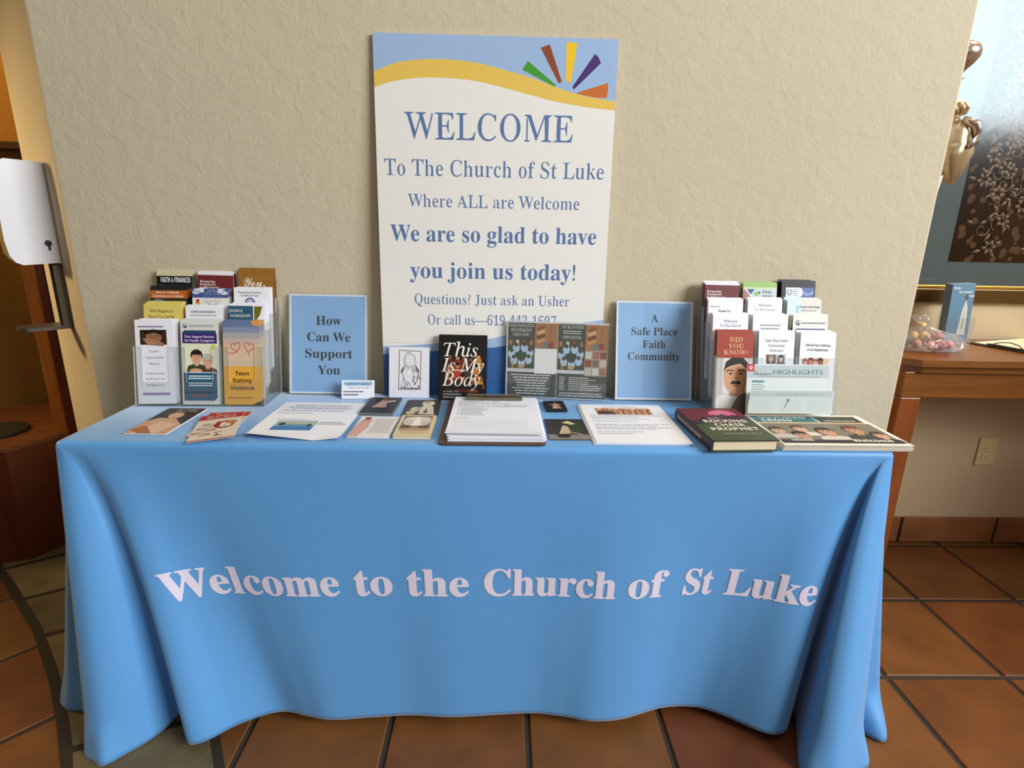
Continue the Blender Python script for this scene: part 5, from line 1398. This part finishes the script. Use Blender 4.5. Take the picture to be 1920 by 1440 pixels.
BZ = mat('#4c3018', .85, 0, var=.2, scale=30, bump=.15, spec=.15); BZ2 = mat('#5a4024', .5, .3, var=.25, scale=20, bump=.2)
mb = MB(); PX0, PY0, PX1, PY1 = .445, .145, 1.455, 1.155
nx = 230; rr = random.Random(21)
B_ = np.array([(rr.uniform(PX0, PX1), rr.uniform(PY0, PY1), rr.uniform(.007, .014), rr.uniform(.0006, .0016)) for _ in range(700)]); gx, gy = np.meshgrid(np.linspace(PX0, PX1, nx), np.linspace(PY0, PY1, nx)); hz = np.zeros_like(gx)
for bx, by, br, bh in B_: hz = np.maximum(hz, bh * np.exp(-((gx - bx)**2 + (gy - by)**2) / br**2 * 2))
mb.add(np.stack([gx, gy, .008 + hz], -1).reshape(-1, 3), [(j * nx + i, j * nx + i + 1, (j + 1) * nx + i + 1, (j + 1) * nx + i) for j in range(nx - 1) for i in range(nx - 1)], BZ)
mb.box((PX0, PY0, .006), (PX1, PY1, .0082), BZ)
mb.build('relief_panel', e, smooth=True)
mb = MB()
for k in range(240):   # scrolling stems, flowers and leaves
    x, y = rr.uniform(PX0 + .05, PX1 - .05), rr.uniform(PY0 + .05, PY1 - .05); r0 = rr.uniform(.016, .034); s_ = rr.choice((-1, 1)); a0 = rr.uniform(0, 6.28)
    pts = [(x + r0 * (1 - q / 26) * math.cos(a0 + s_ * q * .30), y + r0 * (1 - q / 26) * math.sin(a0 + s_ * q * .30), .0135) for q in range(22)]
    pts = [(min(max(a, PX0 + .004), PX1 - .004), min(max(b_, PY0 + .004), PY1 - .004), c) for a, b_, c in pts]
    mb.tube(pts, [.0014 + .0018 * (1 - q / 22) for q in range(22)], BZ2, 6)
    if k % 2 == 0:
        for q in range(6):
            a = a0 + q * math.pi / 3; cx_, cy_ = x + .017 * math.cos(a), y + .017 * math.sin(a)
            mb.rings([[(cx_ + (.011 * c_ * math.cos(t) * math.cos(a) - .008 * c_ * math.sin(t) * math.sin(a)), cy_ + (.011 * c_ * math.cos(t) * math.sin(a) + .008 * c_ * math.sin(t) * math.cos(a)), zq) for t in [i * math.pi / 4 for i in range(8)]] for c_, zq in ((1, .009), (.85, .0155), (.3, .0165))], BZ2)
    for q in range(3):
        a = rr.uniform(0, 6.28); L_ = rr.uniform(.02, .038); x2, y2 = min(max(x + r0 * 1.3 * math.cos(a), PX0 + .03), PX1 - .03), min(max(y + r0 * 1.3 * math.sin(a), PY0 + .03), PY1 - .03)
        d_ = a + rr.uniform(-.8, .8); c_, s2 = math.cos(d_), math.sin(d_); tip = (min(max(x2 + c_ * L_, PX0), PX1), min(max(y2 + s2 * L_, PY0), PY1), .010)
        mb.add([(x2, y2, .010), (x2 + c_ * L_ * .45 - s2 * .007, y2 + s2 * L_ * .45 + c_ * .007, .0125), tip, (x2 + c_ * L_ * .45 + s2 * .007, y2 + s2 * L_ * .45 - c_ * .007, .0125), (x2 + c_ * L_ * .45, y2 + s2 * L_ * .45, .018)], [(0, 4, 1), (1, 4, 2), (2, 4, 3), (3, 4, 0)], BZ2)
mb.build('scrollwork', e, smooth=True)
mb = MB(); mb.box((.063, .063, .0225), (FWd - .063, FH - .063, .0245), GLASS); mb.build('glass', e)

# silver and gilt figure on the end of the partition
e = thing('wall_figurine', 'silver and gilt robed figurine holding up a torch on the partition end', 'figurine', Matrix.Translation((XR, .085, 0)))
SV = mat('#c8b4a4', .25, .85, var=.12, scale=30); GD = mat('#d8c49c', .35, .75, var=.1, scale=40); SW_ = mat('#c4b08c', .32, .75, var=.08, scale=30)
mb = MB(); mb.lathe([(.004, 1.560), (.0065, 1.575), (.007, 1.600), (.009, 1.612), (.016, 1.618), (.009, 1.624), (.012, 1.632), (.018, 1.640), (.030, 1.652), (.041, 1.668), (.043, 1.682), (.037, 1.695), (.024, 1.704), (.006, 1.708)], (.047, 0, 0), SV, 20); mb.build('torch', e, smooth=True)
mb = MB(); mb.lathe([(.004, 1.568), (.018, 1.562), (.026, 1.550), (.027, 1.538), (.020, 1.526), (.010, 1.520)], (.058, 0, 0), GD, 14)
for k in range(10): mb.tube([(.058 + .024 * math.cos(k * .63), .024 * math.sin(k * .63), 1.556), (.058 + .031 * math.cos(k * .63 + .3), .031 * math.sin(k * .63 + .3), 1.543), (.058 + .025 * math.cos(k * .63 + .6), .025 * math.sin(k * .63 + .6), 1.530)], .005, GD, 6)
mb.build('gilt_hair', e, smooth=True)
mb = MB(); R = []
for z, r, x, ph in ((1.524, .012, .060, 0), (1.514, .022, .058, .4), (1.500, .040, .060, .8), (1.480, .050, .062, 1.0), (1.462, .048, .066, 1.2), (1.448, .054, .070, 1.5), (1.430, .058, .066, 1.8), (1.412, .052, .066, 2.1), (1.395, .042, .074, 2.4), (1.378, .030, .082, 2.7), (1.360, .016, .090, 3.0), (1.350, .004, .093, 3.2)):
    R.append([(x + r * (1 + .09 * math.sin(5 * a + ph * 2)) * math.cos(a), r * .8 * (1 + .09 * math.sin(5 * a + ph * 2)) * math.sin(a), z) for a in [k * 2 * math.pi / 40 for k in range(40)]])
mb.rings(R, SW_); mb.build('robed_body', e, smooth=True)
mb = MB(); mb.tube([(.066, -.030, 1.512), (.094, -.040, 1.500), (.106, -.036, 1.478), (.098, -.044, 1.455), (.080, -.052, 1.440)], [.010, .013, .013, .011, .006], SV, 10); mb.build('arm', e, smooth=True)
mb = MB(); mb.prism([(.052, 1.37), (.060, 1.372), (.050, 1.30), (.043, 1.20), (.038, 1.16), (.038, 1.20)], lambda x, z, q: (x - .002, q, z), -.012, .004, mat('#d8d2c2', .4, var=.06)); mb.build('ribbon', e)
mb = MB(); mb.box((.0005, -.035, 1.34), (.012, .035, 1.68), mat('#8a7458', .4, .5)); mb.tube([(.010, 0, 1.60), (.047, 0, 1.60)], .005, SV, 8); mb.tube([(.010, 0, 1.43), (.047, 0, 1.43)], .006, SV, 8); mb.build('wall_bracket', e)

# ------------------------------------------------------------------ hand sanitiser dispenser on the splayed corner
n_ = Vector((-.7071, -.7071, 0)); tg = Vector((-.7071, .7071, 0))   # outward, along the face
O = Vector((-1.272, .163, 1.075)) + n_ * .0008
mw = Matrix((-tg, Vector((0, 0, 1)), n_)).transposed().to_4x4(); mw.translation = O
e = thing('sanitizer_dispenser', 'white wall mounted hand sanitizer dispenser with steel drip tray', 'dispenser', mw)
WP = mat('#e6e6ea', .22, var=.01, coat=.4)
prof = [(.004, .006), (.004, .282), (.085, .285), (.098, .276), (.108, .240), (.116, .150), (.118, .070), (.114, .030), (.104, .010), (.088, .002)]
mb = MB(); mb.prism([(d_, z) for d_, z in prof[::-1]], lambda d_, z, q: (q, z, d_), -.062, .062, WP); mb.build('housing', e, bevel=.014, smooth=False)
e.children[0].modifiers['edge'].segments = 4
mb = MB(); mb.box((-.058, .004, 0), (.058, .278, .0045), mat('#c8c8c8', .4)); mb.build('back_plate', e)
mb = MB(); mb.prism([(.115, .030), (.1165, .070), (.1148, .150), (.107, .236), (.109, .240), (.1178, .152), (.1195, .070), (.1172, .030)], lambda d_, z, q: (q, z, d_), -.046, .046, mat('#d8c890', .15, var=.02, coat=.6)); mb.build('front_window', e)
mb = MB(); mb.lathe([(.010, 0), (.010, .0010)], (0, 0, 0), mat('#141416', .3), 14)
k_ = mb.build('sensor', e); k_.matrix_local = Matrix.Translation((0, .105, .1195))
mb = MB(); BKM = mat('#101014', .4); mb.rings([[(.0615 + q, .062 + .0085 * math.sin(a), .024 + .0085 * math.cos(a)) for a in [i * math.pi / 8 for i in range(16)]] for q in (0, .0018)], BKM); mb.box((.0615, .042, .020), (.0633, .058, .026), BKM); mb.build('keyhole', e)
ST = mat('#6e6a60', .35, .8, var=.06, scale=20)
mb = MB(); mb.box((-.036, -.182, .0005), (.036, .004, .006), ST); mb.box((-.036, -.182, .006), (-.032, .0, .022), ST); mb.box((.032, -.182, .006), (.036, .0, .022), ST); mb.build('tray_bracket', e, bevel=.001)
mb = MB(); mb.prism([(-.040, .003), (.040, .003), (.046, .060), (.040, .110), (.020, .128), (-.020, .128), (-.040, .110), (-.046, .060)], lambda x, d_, q: (x, -.184 + q, d_), -.006, .004, ST); mb.build('drip_tray', e, bevel=.003)

# ------------------------------------------------------------------ wooden octagonal pedestal and disc
PC = (-1.840, .470); pr = .292
PWd = wood_mat('pedestal_wood', '#4a1a08', '#5c240c', 'Z', 2.0, .4)
e = thing('pedestal', 'dark wooden octagonal pedestal on the slate path', 'pedestal', Matrix.Translation((PC[0], PC[1], .0015)))
oc = lambda r: [(r * math.cos(math.pi / 8 + k * math.pi / 4 + .32), r * math.sin(math.pi / 8 + k * math.pi / 4 + .32)) for k in range(8)]
mb = MB(); mb.prism(oc(pr), lambda x, y, z: (x, y, z), 0, .420, PWd); mb.build('body', e, bevel=.004)
mb = MB(); mb.prism(oc(pr + .006), lambda x, y, z: (x, y, z), .4205, .436, wood_mat('pedestal_top_wood', '#5e3014', '#70401c', 'X', 2.0, .4)); mb.build('top_board', e, bevel=.004)
mb = MB(); mb.lathe([(.088, 0), (.092, .003), (.092, .008), (.086, .011), (.010, .0115)], (0, 0, 0), mat('#2c2a20', .45, .3, var=.15), 40)
o = mb.build('dish', smooth=False); o.location = (-1.80, .40, .4385); tag(o, 'dark round metal dish lying on the wooden pedestal', 'dish')
